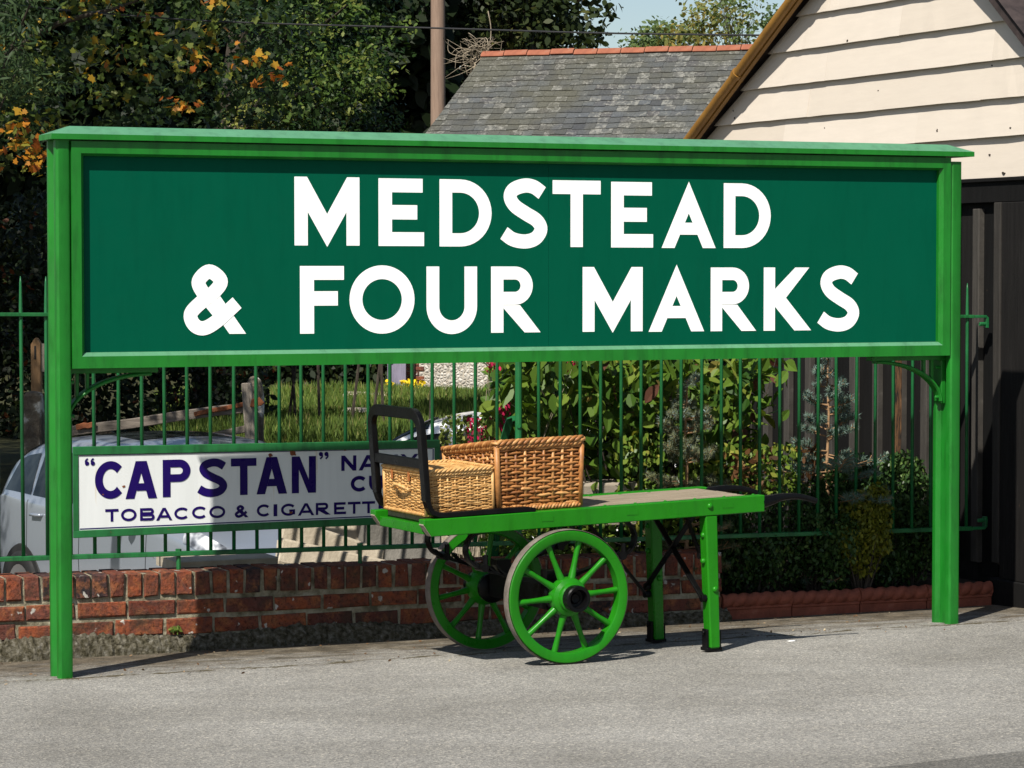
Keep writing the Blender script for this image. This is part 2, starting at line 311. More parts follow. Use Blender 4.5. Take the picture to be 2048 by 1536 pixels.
# ------------------------------------------------------------------ mesh building
def tag(o, label=None, cat=None, group=None, kind=None):
    for k, v in (('label', label), ('category', cat), ('group', group), ('kind', kind)):
        if v: o[k] = v
    return o
def empty(name, loc, rot=0, **k):
    o = bpy.data.objects.new(name, None); COL.objects.link(o); o.location = loc
    o.rotation_euler = rot if isinstance(rot, tuple) else (0, 0, rot); o.empty_display_size = .1
    return tag(o, **k)
class MB:
    def __init__(s): s.v = []; s.f = []; s.m = []; s.r = []
    def face(s, pts, rnd=.5, mi=0):
        b = len(s.v); s.v += [tuple(p) for p in pts]; s.f.append(tuple(range(b, b+len(pts)))); s.m.append(mi); s.r.append(rnd)
    def raw(s, vs, fs, rnd=.5, mi=0):
        b = len(s.v); s.v += [tuple(p) for p in vs]
        for f in fs: s.f.append(tuple(b+i for i in f)); s.m.append(mi); s.r.append(rnd)
    def hexa(s, p, rnd=.5, mi=0):   # p: 8 corners, bottom ring then top ring
        s.raw(p, [(0, 3, 2, 1), (4, 5, 6, 7), (0, 1, 5, 4), (1, 2, 6, 5), (2, 3, 7, 6), (3, 0, 4, 7)], rnd, mi)
    def box(s, x0, x1, y0, y1, z0, z1, rnd=.5, mi=0, jit=0, rg=None):
        p = [(x0, y0, z0), (x1, y0, z0), (x1, y1, z0), (x0, y1, z0), (x0, y0, z1), (x1, y0, z1), (x1, y1, z1), (x0, y1, z1)]
        if jit: p = [tuple(c+rg.uniform(-jit, jit) for c in q) for q in p]
        s.hexa(p, rnd, mi)
    def cbox(s, x0, x1, y0, y1, z0, z1, c, rnd=.5, mi=0, jit=0, rg=None):   # box with chamfered front (y0) edges
        def q(*a): return tuple(k+rg.uniform(-jit, jit) for k in a) if jit else a
        a = [q(x0, y0+c, z0), q(x1, y0+c, z0), q(x1, y0+c, z1), q(x0, y0+c, z1)]
        f = [q(x0+c, y0, z0+c), q(x1-c, y0, z0+c), q(x1-c, y0, z1-c), q(x0+c, y0, z1-c)]
        k = [(x0, y1, z0), (x1, y1, z0), (x1, y1, z1), (x0, y1, z1)]
        s.raw(a+f+k, [(4, 5, 6, 7)]+[(i, (i+1) % 4, 4+(i+1) % 4, 4+i) for i in range(4)]+[(8+i, 8+(i+1) % 4, (i+1) % 4, i) for i in range(4)]+[(11, 10, 9, 8)], rnd, mi)
    def prism(s, poly, h, axis='y', rnd=.5, mi=0, o=(0, 0, 0)):  # polygon in two coordinates, extruded along axis by h from offset
        def P(a, b, c): return {'y': (a+o[0], c+o[1], b+o[2]), 'z': (a+o[0], b+o[1], c+o[2]), 'x': (c+o[0], a+o[1], b+o[2])}[axis]
        n = len(poly); vs = [P(a, b, 0) for a, b in poly]+[P(a, b, h) for a, b in poly]
        s.raw(vs, [tuple(range(n)), tuple(range(2*n-1, n-1, -1))]+[(i, n+i, n+(i+1) % n, (i+1) % n) for i in range(n)], rnd, mi)
    def tube(s, path, r, n=8, closed=False, rnd=.5, mi=0, caps=True, flat=None):
        P = [Vector(p) for p in path]; k = len(P)
        rr = r if isinstance(r, (list, tuple)) else [r]*k
        T = []
        for i in range(k):
            a = P[(i-1) % k] if closed or i > 0 else P[i]; c = P[(i+1) % k] if closed or i < k-1 else P[i]
            d = c-a; T.append(d.normalized() if d.length > 1e-9 else Vector((0, 0, 1)))
        u = T[0].orthogonal().normalized() if flat is None else None
        vs = []
        for i in range(k):
            if flat is None:
                u = u - T[i]*u.dot(T[i]); u = u.normalized() if u.length > 1e-6 else T[i].orthogonal().normalized()
                w = T[i].cross(u)
                for j in range(n):
                    a = 2*math.pi*j/n; vs.append(P[i]+(u*math.cos(a)+w*math.sin(a))*rr[i])
            else:            # flat bar: width flat[1] along flat[0], thickness flat[2] across
                W = Vector(flat[0]); W = (W-T[i]*W.dot(T[i])).normalized(); H = T[i].cross(W)
                for a, b in ((-1, -1), (1, -1), (1, 1), (-1, 1)): vs.append(P[i]+W*(a*flat[1]/2)+H*(b*flat[2]/2))
        if flat is not None: n = 4
        fs = []
        for i in range(k if closed else k-1):
            a, b = i*n, ((i+1) % k)*n
            for j in range(n): fs.append((a+j, a+(j+1) % n, b+(j+1) % n, b+j))
        if not closed and caps: fs += [tuple(range(n-1, -1, -1)), tuple(range((k-1)*n, k*n))]
        s.raw(vs, fs, rnd, mi)
    def lathe(s, prof, c, ax='y', n=24, rnd=.5, mi=0):   # prof: (radius, along)
        vs = []
        for rad, al in prof:
            for j in range(n):
                a = 2*math.pi*j/n; x, z = rad*math.cos(a), rad*math.sin(a)
                vs.append({'y': (c[0]+x, c[1]+al, c[2]+z), 'z': (c[0]+x, c[1]+z, c[2]+al), 'x': (c[0]+al, c[1]+x, c[2]+z)}[ax])
        k = len(prof); fs = [(i*n+j, i*n+(j+1) % n, (i+1)*n+(j+1) % n, (i+1)*n+j) for i in range(k-1) for j in range(n)]
        s.raw(vs, fs, rnd, mi)
    def strip(s, L, Rr, y0=0, dy=0, closed=False, rnd=.5, mi=0):   # flat band in the xz plane
        k = len(L); vs = [(p[0], y0-dy*i, p[1]) for i, p in enumerate(L)]+[(p[0], y0-dy*i, p[1]) for i, p in enumerate(Rr)]
        s.raw(vs, [(i, (i+1) % k, k+(i+1) % k, k+i) for i in range(k if closed else k-1)], rnd, mi)
    def build(s, name, mats, parent=None, smooth=False, bevel=0, loc=None, seg=1, angle=None):
        me = bpy.data.meshes.new(name); me.from_pydata(s.v, [], s.f)
        for mt in (mats if isinstance(mats, (list, tuple)) else [mats]): me.materials.append(mt)
        me.polygons.foreach_set('material_index', s.m)
        a = me.attributes.new('rnd', 'FLOAT', 'FACE'); a.data.foreach_set('value', s.r)
        bm = bmesh.new(); bm.from_mesh(me); bmesh.ops.recalc_face_normals(bm, faces=bm.faces); bm.to_mesh(me); bm.free()
        if smooth:
            me.polygons.foreach_set('use_smooth', [True]*len(me.polygons))
            if smooth == 'auto': me.set_sharp_from_angle(angle=R(35))
        me.update()
        o = bpy.data.objects.new(name, me); COL.objects.link(o)
        if parent: o.parent = parent
        if loc is not None: o.location = loc
        if bevel:
            b = o.modifiers.new('bevel', 'BEVEL'); b.width = bevel; b.segments = seg; b.limit_method = 'ANGLE'; b.angle_limit = R(40)
        return o
def copy_tree(o, parent=None):
    c = o.copy(); COL.objects.link(c); c.parent = parent
    for ch in list(o.children): copy_tree(ch, c)
    return c
def arc(cx, cy, rx, ry, a0, a1, n=14):
    return [(cx+rx*math.cos(R(a0+(a1-a0)*i/n)), cy+ry*math.sin(R(a0+(a1-a0)*i/n))) for i in range(n+1)]
def spline(pts, n=8):
    P = [Vector(p) for p in pts]; P = [P[0]*2-P[1]]+P+[P[-1]*2-P[-2]]; out = []
    for i in range(1, len(P)-2):
        for j in range(n):
            t = j/n; a, b, c, d = P[i-1], P[i], P[i+1], P[i+2]
            out.append(.5*((2*b)+(c-a)*t+(2*a-5*b+4*c-d)*t*t+(3*b-a-3*c+d)*t**3))
    return out+[P[-2]]

# ------------------------------------------------------------------ leaves
T_LEAF = np.array([(0, -.5, 0), (.2, -.22, .05), (.27, .05, .06), (.15, .32, .03), (0, .5, -.03), (-.15, .32, .03), (-.27, .05, .06), (-.2, -.22, .05)])
T_LANCE = np.array([(0, -.5, 0), (.09, -.2, .02), (.1, .1, .03), (0, .5, -.05), (-.1, .1, .03), (-.09, -.2, .02)])
T_MAPLE = np.array([(0, -.42, 0), (.12, -.3, .02), (.42, -.32, .05), (.34, -.1, .04), (.52, .12, .06), (.26, .14, .03), (.2, .3, .02), (0, .55, -.04), (-.2, .3, .02), (-.26, .14, .03), (-.52, .12, .06), (-.34, -.1, .04), (-.42, -.32, .05), (-.12, -.3, .02)])
T_OAK = np.array([(0, -.5, 0), (.14, -.3, .02), (.12, -.15, .02), (.27, 0, .05), (.18, .12, .02), (.24, .3, .04), (0, .5, -.03), (-.24, .3, .04), (-.18, .12, .02), (-.27, 0, .05), (-.12, -.15, .02), (-.14, -.3, .02)])
T_NEEDLE = np.array([(-.035, 0, 0), (.035, 0, 0), (0, 1, 0)])
T_BLADE = np.array([(-.03, 0, 0), (.03, 0, 0), (.02, .6, .06), (0, 1, .22), (-.02, .6, .06)])
def leaf_obj(name, pos, nrm, size, tmpl, rnd, mat, parent=None, up=None):
    pos = np.asarray(pos, float); n = len(pos); k = len(tmpl)
    nrm = np.asarray(nrm, float); nrm = nrm/np.maximum(np.linalg.norm(nrm, axis=1, keepdims=True), 1e-9)
    if up is None: up = RNG.normal(size=(n, 3))
    up = up-nrm*(up*nrm).sum(1, keepdims=True); up /= np.maximum(np.linalg.norm(up, axis=1, keepdims=True), 1e-9)
    sx = np.cross(up, nrm); size = np.broadcast_to(np.asarray(size, float), (n,))
    V = pos[:, None]+size[:, None, None]*(tmpl[None, :, :1]*sx[:, None]+tmpl[None, :, 1:2]*up[:, None]+tmpl[None, :, 2:]*nrm[:, None])
    me = bpy.data.meshes.new(name); me.vertices.add(n*k); me.vertices.foreach_set('co', V.reshape(-1))
    me.loops.add(n*k); me.loops.foreach_set('vertex_index', np.arange(n*k, dtype=np.int32))
    me.polygons.add(n); me.polygons.foreach_set('loop_start', np.arange(0, n*k, k, dtype=np.int32))
    a = me.attributes.new('rnd', 'FLOAT', 'FACE'); a.data.foreach_set('value', np.clip(np.asarray(rnd, float), 0, 1))
    me.update(calc_edges=True); me.materials.append(mat)
    o = bpy.data.objects.new(name, me); COL.objects.link(o)
    if parent: o.parent = parent
    return o
RNG = np.random.default_rng(7); rg = random.Random(11)
def ball(n, rad, shell=.35):
    d = RNG.normal(size=(n, 3)); d /= np.linalg.norm(d, axis=1, keepdims=True)
    return d*(RNG.uniform(shell, 1, (n, 1))**.6)*np.asarray(rad)
def clump_leaves(clumps, per, droop=.0):
    """clumps: (centre, radius, colour value). leaves lie roughly flat in tiers inside each clump"""
    Ps, Ns, Rs = [], [], []
    for c, r, col in clumps:
        k = max(4, int(per*r*r)); q = ball(k, (r, r, r*.62))
        Ps.append(np.asarray(c)+q); nn = RNG.normal(size=(k, 3))*.75+q/r*.7+np.array((0, -.35, .75)); Ns.append(nn)
        Rs.append(col+RNG.normal(size=k)*.10)
    return np.concatenate(Ps), np.concatenate(Ns), np.concatenate(Rs)
def limbs(mb, foot, height, r0, tips, lean=(0, 0), mi=0):
    foot = Vector(foot); trunk = [foot+Vector((lean[0]*t*t, lean[1]*t*t, height*t))+Vector((rg.uniform(-.05, .05), rg.uniform(-.05, .05), 0))*(1 if t else 0) for t in [i/8 for i in range(9)]]
    mb.tube(trunk, [r0*(1.25 if i == 0 else 1)*(1-.75*i/8) for i in range(9)], 9, mi=mi)
    for tp in tips:
        tp = Vector(tp); t = min(.95, max(.25, (tp.z-foot.z)/height-.22)); k = int(t*8); a = trunk[k].lerp(trunk[min(8, k+1)], t*8-k)
        mid = a.lerp(tp, .5)+Vector((rg.uniform(-.1, .1), rg.uniform(-.1, .1), .12*(tp-a).length))
        pth = spline([a, mid, tp], 5); r = r0*.32*(1-t*.5)
        mb.tube(pth, [r*(1-.85*i/(len(pth)-1)) for i in range(len(pth))], 5, mi=mi, caps=False)
def tree(name, label, foot, height, r0, clumps, per, size, tmpl, mat, bark, group=None, cat='tree', lean=(0, 0), sizevar=.3, nlimb=None):
    f = Vector(foot); root = empty(name, f, 0, label=label, cat=cat, group=group)
    cl = [(np.array(c)-np.array(f), r, k) for c, r, k in clumps]
    mb = MB(); tips = [c for c, r, k in cl]
    if nlimb: tips = rg.sample(tips, min(nlimb, len(tips)))
    limbs(mb, (0, 0, 0), height, r0, tips, lean); mb.build('trunk', bark, root, smooth=True)
    P, Nn, Rr = clump_leaves(cl, per)
    leaf_obj('crown', P, Nn, size*(1+RNG.uniform(-sizevar, sizevar, len(P))), tmpl, Rr, mat, root)
    return root

# ------------------------------------------------------------------ lettering: every glyph is drawn in a box one high and w wide
def glyph(mb, ch, x0, z0, w, H, s, y, apex=0.0):
    """w: width / H, s: stroke / H"""
    cnt = [0]
    def T(p): return (x0+p[0]*H, z0+p[1]*H)
    def poly(pts):
        yy = y-.0003*cnt[0]; cnt[0] += 1
        mb.face([(T(p)[0], yy, T(p)[1]) for p in pts])
    def strip(L, Q, dy=0, closed=False):
        yy = y-.0003*cnt[0]; cnt[0] += 1
        mb.strip([T(p) for p in L], [T(p) for p in Q], yy, dy, closed)
    def rect(a, b, c, d): poly([(a, c), (b, c), (b, d), (a, d)])
    def stroke(pts, dy=0, n=8, st=s, lin=False):
        q = [Vector((a, b, 0)) for a, b in pts]; q = q if lin else spline(q, n); L, Q = [], []
        for i in range(len(q)):
            d = (q[min(i+1, len(q)-1)]-q[max(i-1, 0)]).normalized(); nn = Vector((-d.y, d.x, 0))*st/2
            L.append((q[i]+nn)[:2]); Q.append((q[i]-nn)[:2])
        strip(L, Q, dy)
    def bowl(xa, xb, zt, zb):     # open D shape from xa to xb
        h = (zt-zb)/2; rx = min(h*1.02, xb-xa); cx = xb-rx; cz = (zt+zb)/2
        out = [(xa, zt)]+arc(cx, cz, rx, h, 90, -90, 20)+[(xa, zb)]
        inn = [(xa, zt-s*.96)]+arc(cx, cz, rx-s, h-s*.96, 90, -90, 20)+[(xa, zb+s*.96)]
        strip(out, inn)
    if ch == 'M':
        poly([(0, 0), (0, 1), (s*.95, 1), (w/2, .46), (w-s*.95, 1), (w, 1), (w, 0), (w-s, 0), (w-s, .49), (w/2, -.02), (s, .49), (s, 0)])
    elif ch == 'N':
        poly([(0, 0), (0, 1), (s*1.05, 1), (w-s*.95, .36), (w-s*.95, 1), (w, 1), (w, 0), (w-s*1.05, 0), (s*.95, .64), (s*.95, 0)])
    elif ch == 'E':
        poly([(0, 0), (0, 1), (w*.97, 1), (w*.97, 1-s), (s*1.05, 1-s), (s*1.05, .5+s*.52), (w*.85, .5+s*.52), (w*.85, .5-s*.52), (s*1.05, .5-s*.52), (s*1.05, s), (w, s), (w, 0)])
    elif ch == 'F':
        poly([(0, 0), (0, 1), (w, 1), (w, 1-s), (s*1.08, 1-s), (s*1.08, .52+s*.52), (w*.86, .52+s*.52), (w*.86, .52-s*.52), (s*1.08, .52-s*.52), (s*1.08, 0)])
    elif ch == 'T':
        a, b = (w-s)/2, (w+s)/2
        poly([(a, 0), (a, 1-s), (0, 1-s), (0, 1), (w, 1), (w, 1-s), (b, 1-s), (b, 0)])
    elif ch == 'I': rect(0, w, 0, 1)
    elif ch == 'K':
        poly([(0, 0), (0, 1), (s, 1), (s, .66), (.66*w, 1), (.955*w, 1), (.465*w, .52), (w, 0), (.645*w, 0), (s, .38), (s, 0)])
    elif ch == 'D': rect(0, s, 0, 1); bowl(s, w, 1, 0)
    elif ch == 'P': rect(0, s, 0, 1); bowl(s, w, 1, .40)
    elif ch == 'B': rect(0, s, 0, 1); bowl(s, w*.95, 1, .47); bowl(s, w, .56, 0)
    elif ch == 'R':
        rect(0, s, 0, 1); bowl(s, w*.84, 1, .42)
        poly([(s, .415), (w*.58, .415), (w, 0), (w*.675, 0), (s, .37)])
    elif ch == 'O':
        strip(arc(w/2, .5, w/2, .51, 0, 360, 48), arc(w/2, .5, w/2-s, .51-s, 0, 360, 48))
    elif ch in 'CG':
        e = 44 if ch == 'C' else 40
        rx = w*.54; k = rx
        strip(arc(k, .5, rx, .51, e, 360-e, 40), arc(k, .5, rx-s, .51-s, e-6, 360-e+6, 40))
        if ch == 'G':
            rect(w-s*.95, w, .10, .52); rect(w*.58, w-s*.2, .52-s*.85, .52)
    elif ch == 'U':
        rx = w/2
        strip([(0, 1)]+arc(rx, rx*.98, rx, rx, 180, 360, 24)+[(w, 1)], [(s, 1)]+arc(rx, rx*.98, rx-s, rx-s, 180, 360, 24)+[(w-s, 1)])
    elif ch == 'S':
        stroke([(.875*w, .80), (.70*w, .885), (.5*w, .905), (.27*w, .845), (.2*w, .735), (.30*w, .61), (.53*w, .50), (.76*w, .40), (.85*w, .275), (.74*w, .145), (.52*w, .095), (.26*w, .125), (.07*w, .215)], n=6)
    elif ch == 'A':
        ht = 1.0 if apex else 1.045; sl = (w-apex)/2; sp_ = s*1.12
        # legs meet at the middle, the bar fits exactly between them
        def xin(z): return sp_+sl*z/ht
        yi = (w/2-sp_)*ht/sl
        L = [(0, 0), (sl, ht), (w/2, ht), (w/2, min(yi, ht)), (sp_, 0)]
        poly(L); poly([(w-a, b) for a, b in L][::-1])
        b0, b1 = .21, .21+s*.92
        poly([(xin(b0), b0), (w-xin(b0), b0), (w-xin(b1), b1), (xin(b1), b1)])
    elif ch == 'V':
        poly([(0, 1), (s*1.1, 1), (w/2, .25), (w-s*1.1, 1), (w, 1), (w/2+s*.55, 0), (w/2-s*.55, 0)])
    elif ch == 'Y':
        poly([(0, 1), (s*1.15, 1), (w/2, .60), (w-s*1.15, 1), (w, 1), (w/2+s*.5, .42), (w/2+s*.5, 0), (w/2-s*.5, 0), (w/2-s*.5, .42)])
    elif ch == '&':
        c0 = (.45*w, .46); dx, dz = .465*w, -.63; ln = math.hypot(dx, dz); nx_, nz_ = -dz/ln*s/2, dx/ln*s/2; hb = s/2*ln/-dz; xb = w-hb
        c0 = (xb-.46*dx/-dz, .46); poly([(xb-hb, 0), (w, 0), (c0[0]+nx_-.05, c0[1]+nz_+.05*.63/(.465*w)), (c0[0]-nx_-.05, c0[1]-nz_+.05*.63/(.465*w))])
        stroke([(w*.58, .31), (w*.45, .46), (w*.33, .60), (w*.265, .76), (w*.43, .90), (w*.61, .77), (w*.52, .62), (w*.33, .48), (w*.145, .30), (w*.19, .14), (w*.34, .085), (w*.55, .19), (w*.86, .45)], dy=.000012, n=8)
    elif ch in '“”':
        for k in (0, 1):
            c = (.26*w+k*.5*w, .36 if ch == '“' else .64); r = .19*w
            poly(arc(c[0], c[1]*1.0, r, r, 0, 360, 14)[:-1])
            if ch == '“': stroke([(c[0]-r*.55, c[1]), (c[0]-r*.6, c[1]+r*1.2), (c[0]+r*.35, c[1]+r*2.2)], st=r*.75)
            else: stroke([(c[0]+r*.55, c[1]), (c[0]+r*.6, c[1]-r*1.2), (c[0]-r*.35, c[1]-r*2.2)], st=r*.75)
def lettering(name, frame, d, items, mat, parent, s, apex=0.0, off=(0, 0, 0)):
    """items: (char, x0, x1, ztop, zbottom) measured on the photograph, turned into positions on the real board"""
    mb = MB()
    for ch, xa, xb, yt, yb in items:
        a = frame.loc(xa, yb, d); b = frame.loc(xb, yb, d); tp = frame.loc((xa+xb)/2, yt, d); bt = frame.loc((xa+xb)/2, yb, d)
        H = tp.z-bt.z; glyph(mb, ch, a.x, bt.z, (b.x-a.x)/H, H, s, d-.0009, apex)
    return mb.build(name, mat, parent)

# ================================================================== ground, platform
W = Frame((-2.295, 12.55, 0), R(23.0))                # face of the brick wall
FN = Frame(W.world(0, .13, 0), R(23.0))             # line of the railings
gm = MB(); gm.face([(-400, -60, -1.3), (400, -60, -1.3), (400, 900, -1.3), (-400, 900, -1.3)])
tag(gm.build('ground', M['far_ground']), kind='structure')
mb = MB(); nx, ny = 60, 40
ys = [-14+ (14.86+.0)*j/ny for j in range(ny+1)]
def plat_grid(x0, x1, ya, yb, nx, ny, dz):
    vs = [(x0+(x1-x0)*i/nx, ya+(yb-ya)*j/ny, -SLOPE*(ya+(yb-ya)*j/ny)+dz) for j in range(ny+1) for i in range(nx+1)]
    return vs, [(j*(nx+1)+i, j*(nx+1)+i+1, (j+1)*(nx+1)+i+1, (j+1)*(nx+1)+i) for j in range(ny) for i in range(nx)]
vs, fs = plat_grid(-9, 12, -15, .98, 42, 32, 0); mb.raw(vs, fs)
for a, b in (((-9, -15), (12, -15)), ((12, -15), (12, .98)), ((12, .98), (-9, .98)), ((-9, .98), (-9, -15))):
    mb.face([(a[0], a[1], -SLOPE*a[1]), (b[0], b[1], -SLOPE*b[1]), (b[0], b[1], -1.4), (a[0], a[1], -1.4)])
o = mb.build('platform', M['asphalt'], loc=SG.o); o.rotation_euler.z = SG.yaw; tag(o, kind='structure')
# newer dark surfacing nearer the platform edge (its boundary crosses the lower right corner of the photograph)
e0, e1 = ground(1560, 1560), ground(2060, 1502); dE = (e1-e0).normalized()
L0 = [e0-dE*6, e1+dE*6]; nE = Vector((dE.y, -dE.x, 0))
mb = MB(); q = [L0[0], L0[1], L0[1]+nE*2.6, L0[0]+nE*2.6]
loc = [Vector(((p-SG.o).dot(SG.t), (p-SG.o).dot(SG.n), 0)) for p in q]
mb.face([(p.x, p.y, -SLOPE*p.y+.004) for p in loc])
o = mb.build('platform_edge_surface', M['asphalt_dark'], loc=SG.o); o.rotation_euler.z = SG.yaw; tag(o, kind='structure')
mb = MB(); vs = []; n = 40
for j in range(n+1):
    for i in range(n+1): vs.append((-14+28*i/n, 12.9+12*j/n, -1.05+.012*rg.random()))
mb.raw(vs, [(j*(n+1)+i, j*(n+1)+i+1, (j+1)*(n+1)+i+1, (j+1)*(n+1)+i) for j in range(n) for i in range(n)])
tag(mb.build('yard', M['yard']), kind='structure')
def bank_z(X, Y): 
    t = max(0, min(1, (Y-22.3)/3.2)); t = t*t*(3-2*t)
    return -1.10+t*1.16-.018*max(0, Y-25)+.04*t*math.sin(X*1.3+Y*.4)
mb = MB(); vs = []; n = 60
for j in range(n+1):
    for i in range(n+1):
        X, Y = -16+34*i/n, 22+44*j/n; vs.append((X, Y, bank_z(X, Y)))
mb.raw(vs, [(j*(n+1)+i, j*(n+1)+i+1, (j+1)*(n+1)+i+1, (j+1)*(n+1)+i) for j in range(n) for i in range(n)])
tag(mb.build('grass_bank', M['far_ground'], smooth=True), kind='structure')

# ================================================================== station name board
sign = empty('station_sign', SG.o, SG.yaw, label='long green station name board with white capital letters on two green posts', cat='sign')
SL = SIGN_L
def bullhead(mb, cx, z0, z1, tilt=0):
    def head(y0, y1, hw, flip):
        # rounded head
        a = [(cx-hw*.62, y0), (cx+hw*.62, y0), (cx+hw*.93, y0+.008), (cx+hw, y0+.022), (cx+hw*.96, y1-.006), (cx+.010, y1+.012)] if not flip else None
        return a
    p = [(-.020, 0), (.020, 0), (.029, .006), (.032, .018), (.031, .036), (.011, .050), (.009, .062), (.009, .098), (.011, .110), (.031, .124), (.032, .142), (.029, .152), (.020, .158)]
    poly = p+[(-x, y) for x, y in p[::-1] if x not in ()]
    out = []
    for q in poly:
        if not out or (abs(out[-1][0]-q[0])+abs(out[-1][1]-q[1])) > 1e-6: out.append(q)
    poly = [(cx+x, y) for x, y in out[:-1]]
    mb.prism(poly, z1-z0, 'z', o=(0, 0, z0))
for cx, ztop in ((0, SG.loc(133, 279, 0).z), (SL, SG.loc(1905, 323, 0).z)):
    mb = MB(); bullhead(mb, cx, -.12, ztop); mb.build('post', M['sign_green'], sign, smooth='auto')
# moulded frame between the posts
DF = -.003
fx0, fx1 = .035, SL-.035
zb0, zb1 = SG.loc(150, 736, DF).z, SG.loc(1898, 712, DF).z
zt0, zt1 = SG.loc(150, 279, DF).z, SG.loc(1898, 318, DF).z
zb, zt = (zb0+zb1)/2, (zt0+zt1)/2
print('SIGN L', SL, 'yaw', math.degrees(SG.yaw), 'zb', zb0, zb1, 'zt', zt0, zt1)
mb = MB()
def ring(ix, izb, izt, y): return [(fx0+ix, y, zb+izb), (fx1-ix, y, zb+izb), (fx1-ix, y, zt-izt), (fx0+ix, y, zt-izt)]
rings = [ring(0, 0, 0, .145), ring(0, 0, 0, DF), ring(.041, .050, .050, DF), ring(.056, .066, .060, DF+.020), ring(.056, .066, .060, DF+.043), ring(.070, .080, .075, DF+.045), ring(.070, .080, .075, .145)]
vs = [p for r_ in rings for p in r_]
fq = [(k, i, (4*k+i, 4*k+(i+1) % 4, 4*((k+1) % len(rings))+(i+1) % 4, 4*((k+1) % len(rings))+i)) for k in range(len(rings)) for i in range(4)]
mb.raw(vs, [f for k, i, f in fq if not (i == 0 and k in (2, 3))]); mb.raw(vs, [f for k, i, f in fq if i == 0 and k in (2, 3)], .5, 1)  # bottom ledge takes the painted sky sheen
mb.build('frame', [M['sign_green'], M['sign_sky_sheen']], sign)
DB = DF+.040
seam = SG.loc(1097, 600, DB).x
board = None
mb = MB(); mb.box(fx0+.05, seam-.0006, DB, DB+.012, zb+.06, zt-.05); mb.box(seam+.0006, fx1-.05, DB, DB+.012, zb+.06, zt-.05)
board = mb.build('board', M['board_green'], sign)
L1 = [('M', 589, 719, 354, 491), ('E', 757, 848, 357, 492), ('D', 879, 983, 359, 493), ('S', 1001, 1096, 358, 496), ('T', 1105, 1201, 361, 494), ('E', 1222, 1306, 364, 495), ('A', 1323, 1431, 369, 496), ('D', 1447, 1541, 367, 496)]
L2 = [('&', 363, 492, 529, 668), ('F', 600, 688, 532, 667), ('O', 699, 829, 532, 666), ('U', 853, 954, 533, 667), ('R', 982, 1081, 533, 665), ('M', 1165, 1285, 534, 663), ('A', 1297, 1408, 535, 663), ('R', 1421, 1512, 535, 662), ('K', 1527, 1622, 535, 661), ('S', 1635, 1719, 532, 662)]
lettering('lettering', SG, DB, L1, M['white'], board, .205)
for a, b in ((0, 1), (1, 5), (5, 10)): lettering('lettering', SG, DB, L2[a:b], M['white'], board, .205)
# weathering cap: a hipped plank on a thin packing strip
mb = MB(); cz0, cz1 = SG.loc(100, 276.5, -.022).z, SG.loc(1940, 314, -.022).z; cz = (cz0+cz1)/2; ca, cb = SG.loc(103, 268, -.022).x, SG.loc(1949, 306, -.022).x
th = .023
A = [(ca, -.022, cz), (cb, -.022, cz), (cb, .185, cz), (ca, .185, cz)]; B = [(x, y, cz+th) for x, y, z in A]
Cc = [(ca+.10, .06, cz+th+.036), (cb-.10, .06, cz+th+.036), (cb-.10, .105, cz+th+.036), (ca+.10, .105, cz+th+.036)]
mb.raw(A+B+Cc, [(3, 2, 1, 0)]+[(i, (i+1) % 4, 4+(i+1) % 4, 4+i) for i in range(4)]); mb.raw(A+B+Cc, [(4+i, 4+(i+1) % 4, 8+(i+1) % 4, 8+i) for i in range(4)]+[(8, 9, 10, 11)], .5, 1)  # sloping top faces take the painted sky sheen
mb.build('cap', [M['sign_green'], M['sign_sky_sheen']], sign)
mb = MB(); mb.box(.02, SL-.045, .03, .12, zt-.002, cz+.002); mb.build('packing_strip', M['sign_green'], sign)
def bracket(mx, sgn):   # mx: x of the post side, sgn: direction towards the middle
    mb = MB(); yb = .095; ln, ht = .385, .215
    def X(a): return mx+sgn*a
    xs = sorted((X(0), X(ln+.03))); mb.box(xs[0], xs[1], yb-.03, yb+.03, zb-.024, zb-.001)
    xs = sorted((X(0), X(.022))); mb.box(xs[0], xs[1], yb-.026, yb+.026, zb-ht-.02, zb-.024)
    a = [(X(.022+ (ln-.02)*(1-math.cos(R(t)))), yb, zb-.03-(ht-.02)*(1-math.sin(R(t)))) for t in range(0, 91, 5)]
    mb.tube(a, .01, flat=((0, 1, 0), .05, .016)); mb.tube([(x, yb-.027, z) for x, y, z in a], .006, 6)
    for k in (.065, .11):
        t = math.degrees(math.acos(max(-1, 1-(k-.022)/(ln-.02)))); zz = zb-.03-(ht-.02)*(1-math.sin(R(t)))
        mb.box(X(k)-.007, X(k)+.007, yb-.012, yb+.012, zz-.005, zb-.02)
    for zz in (zb-.06, zb-ht+.01): mb.tube([(X(.018), yb-.012, zz), (X(.05), yb-.012, zz)], .009, 6)
    return mb.build('bracket', M['sign_green'], sign, bevel=.002)
bracket(.013, 1); bracket(SL-.013, -1)

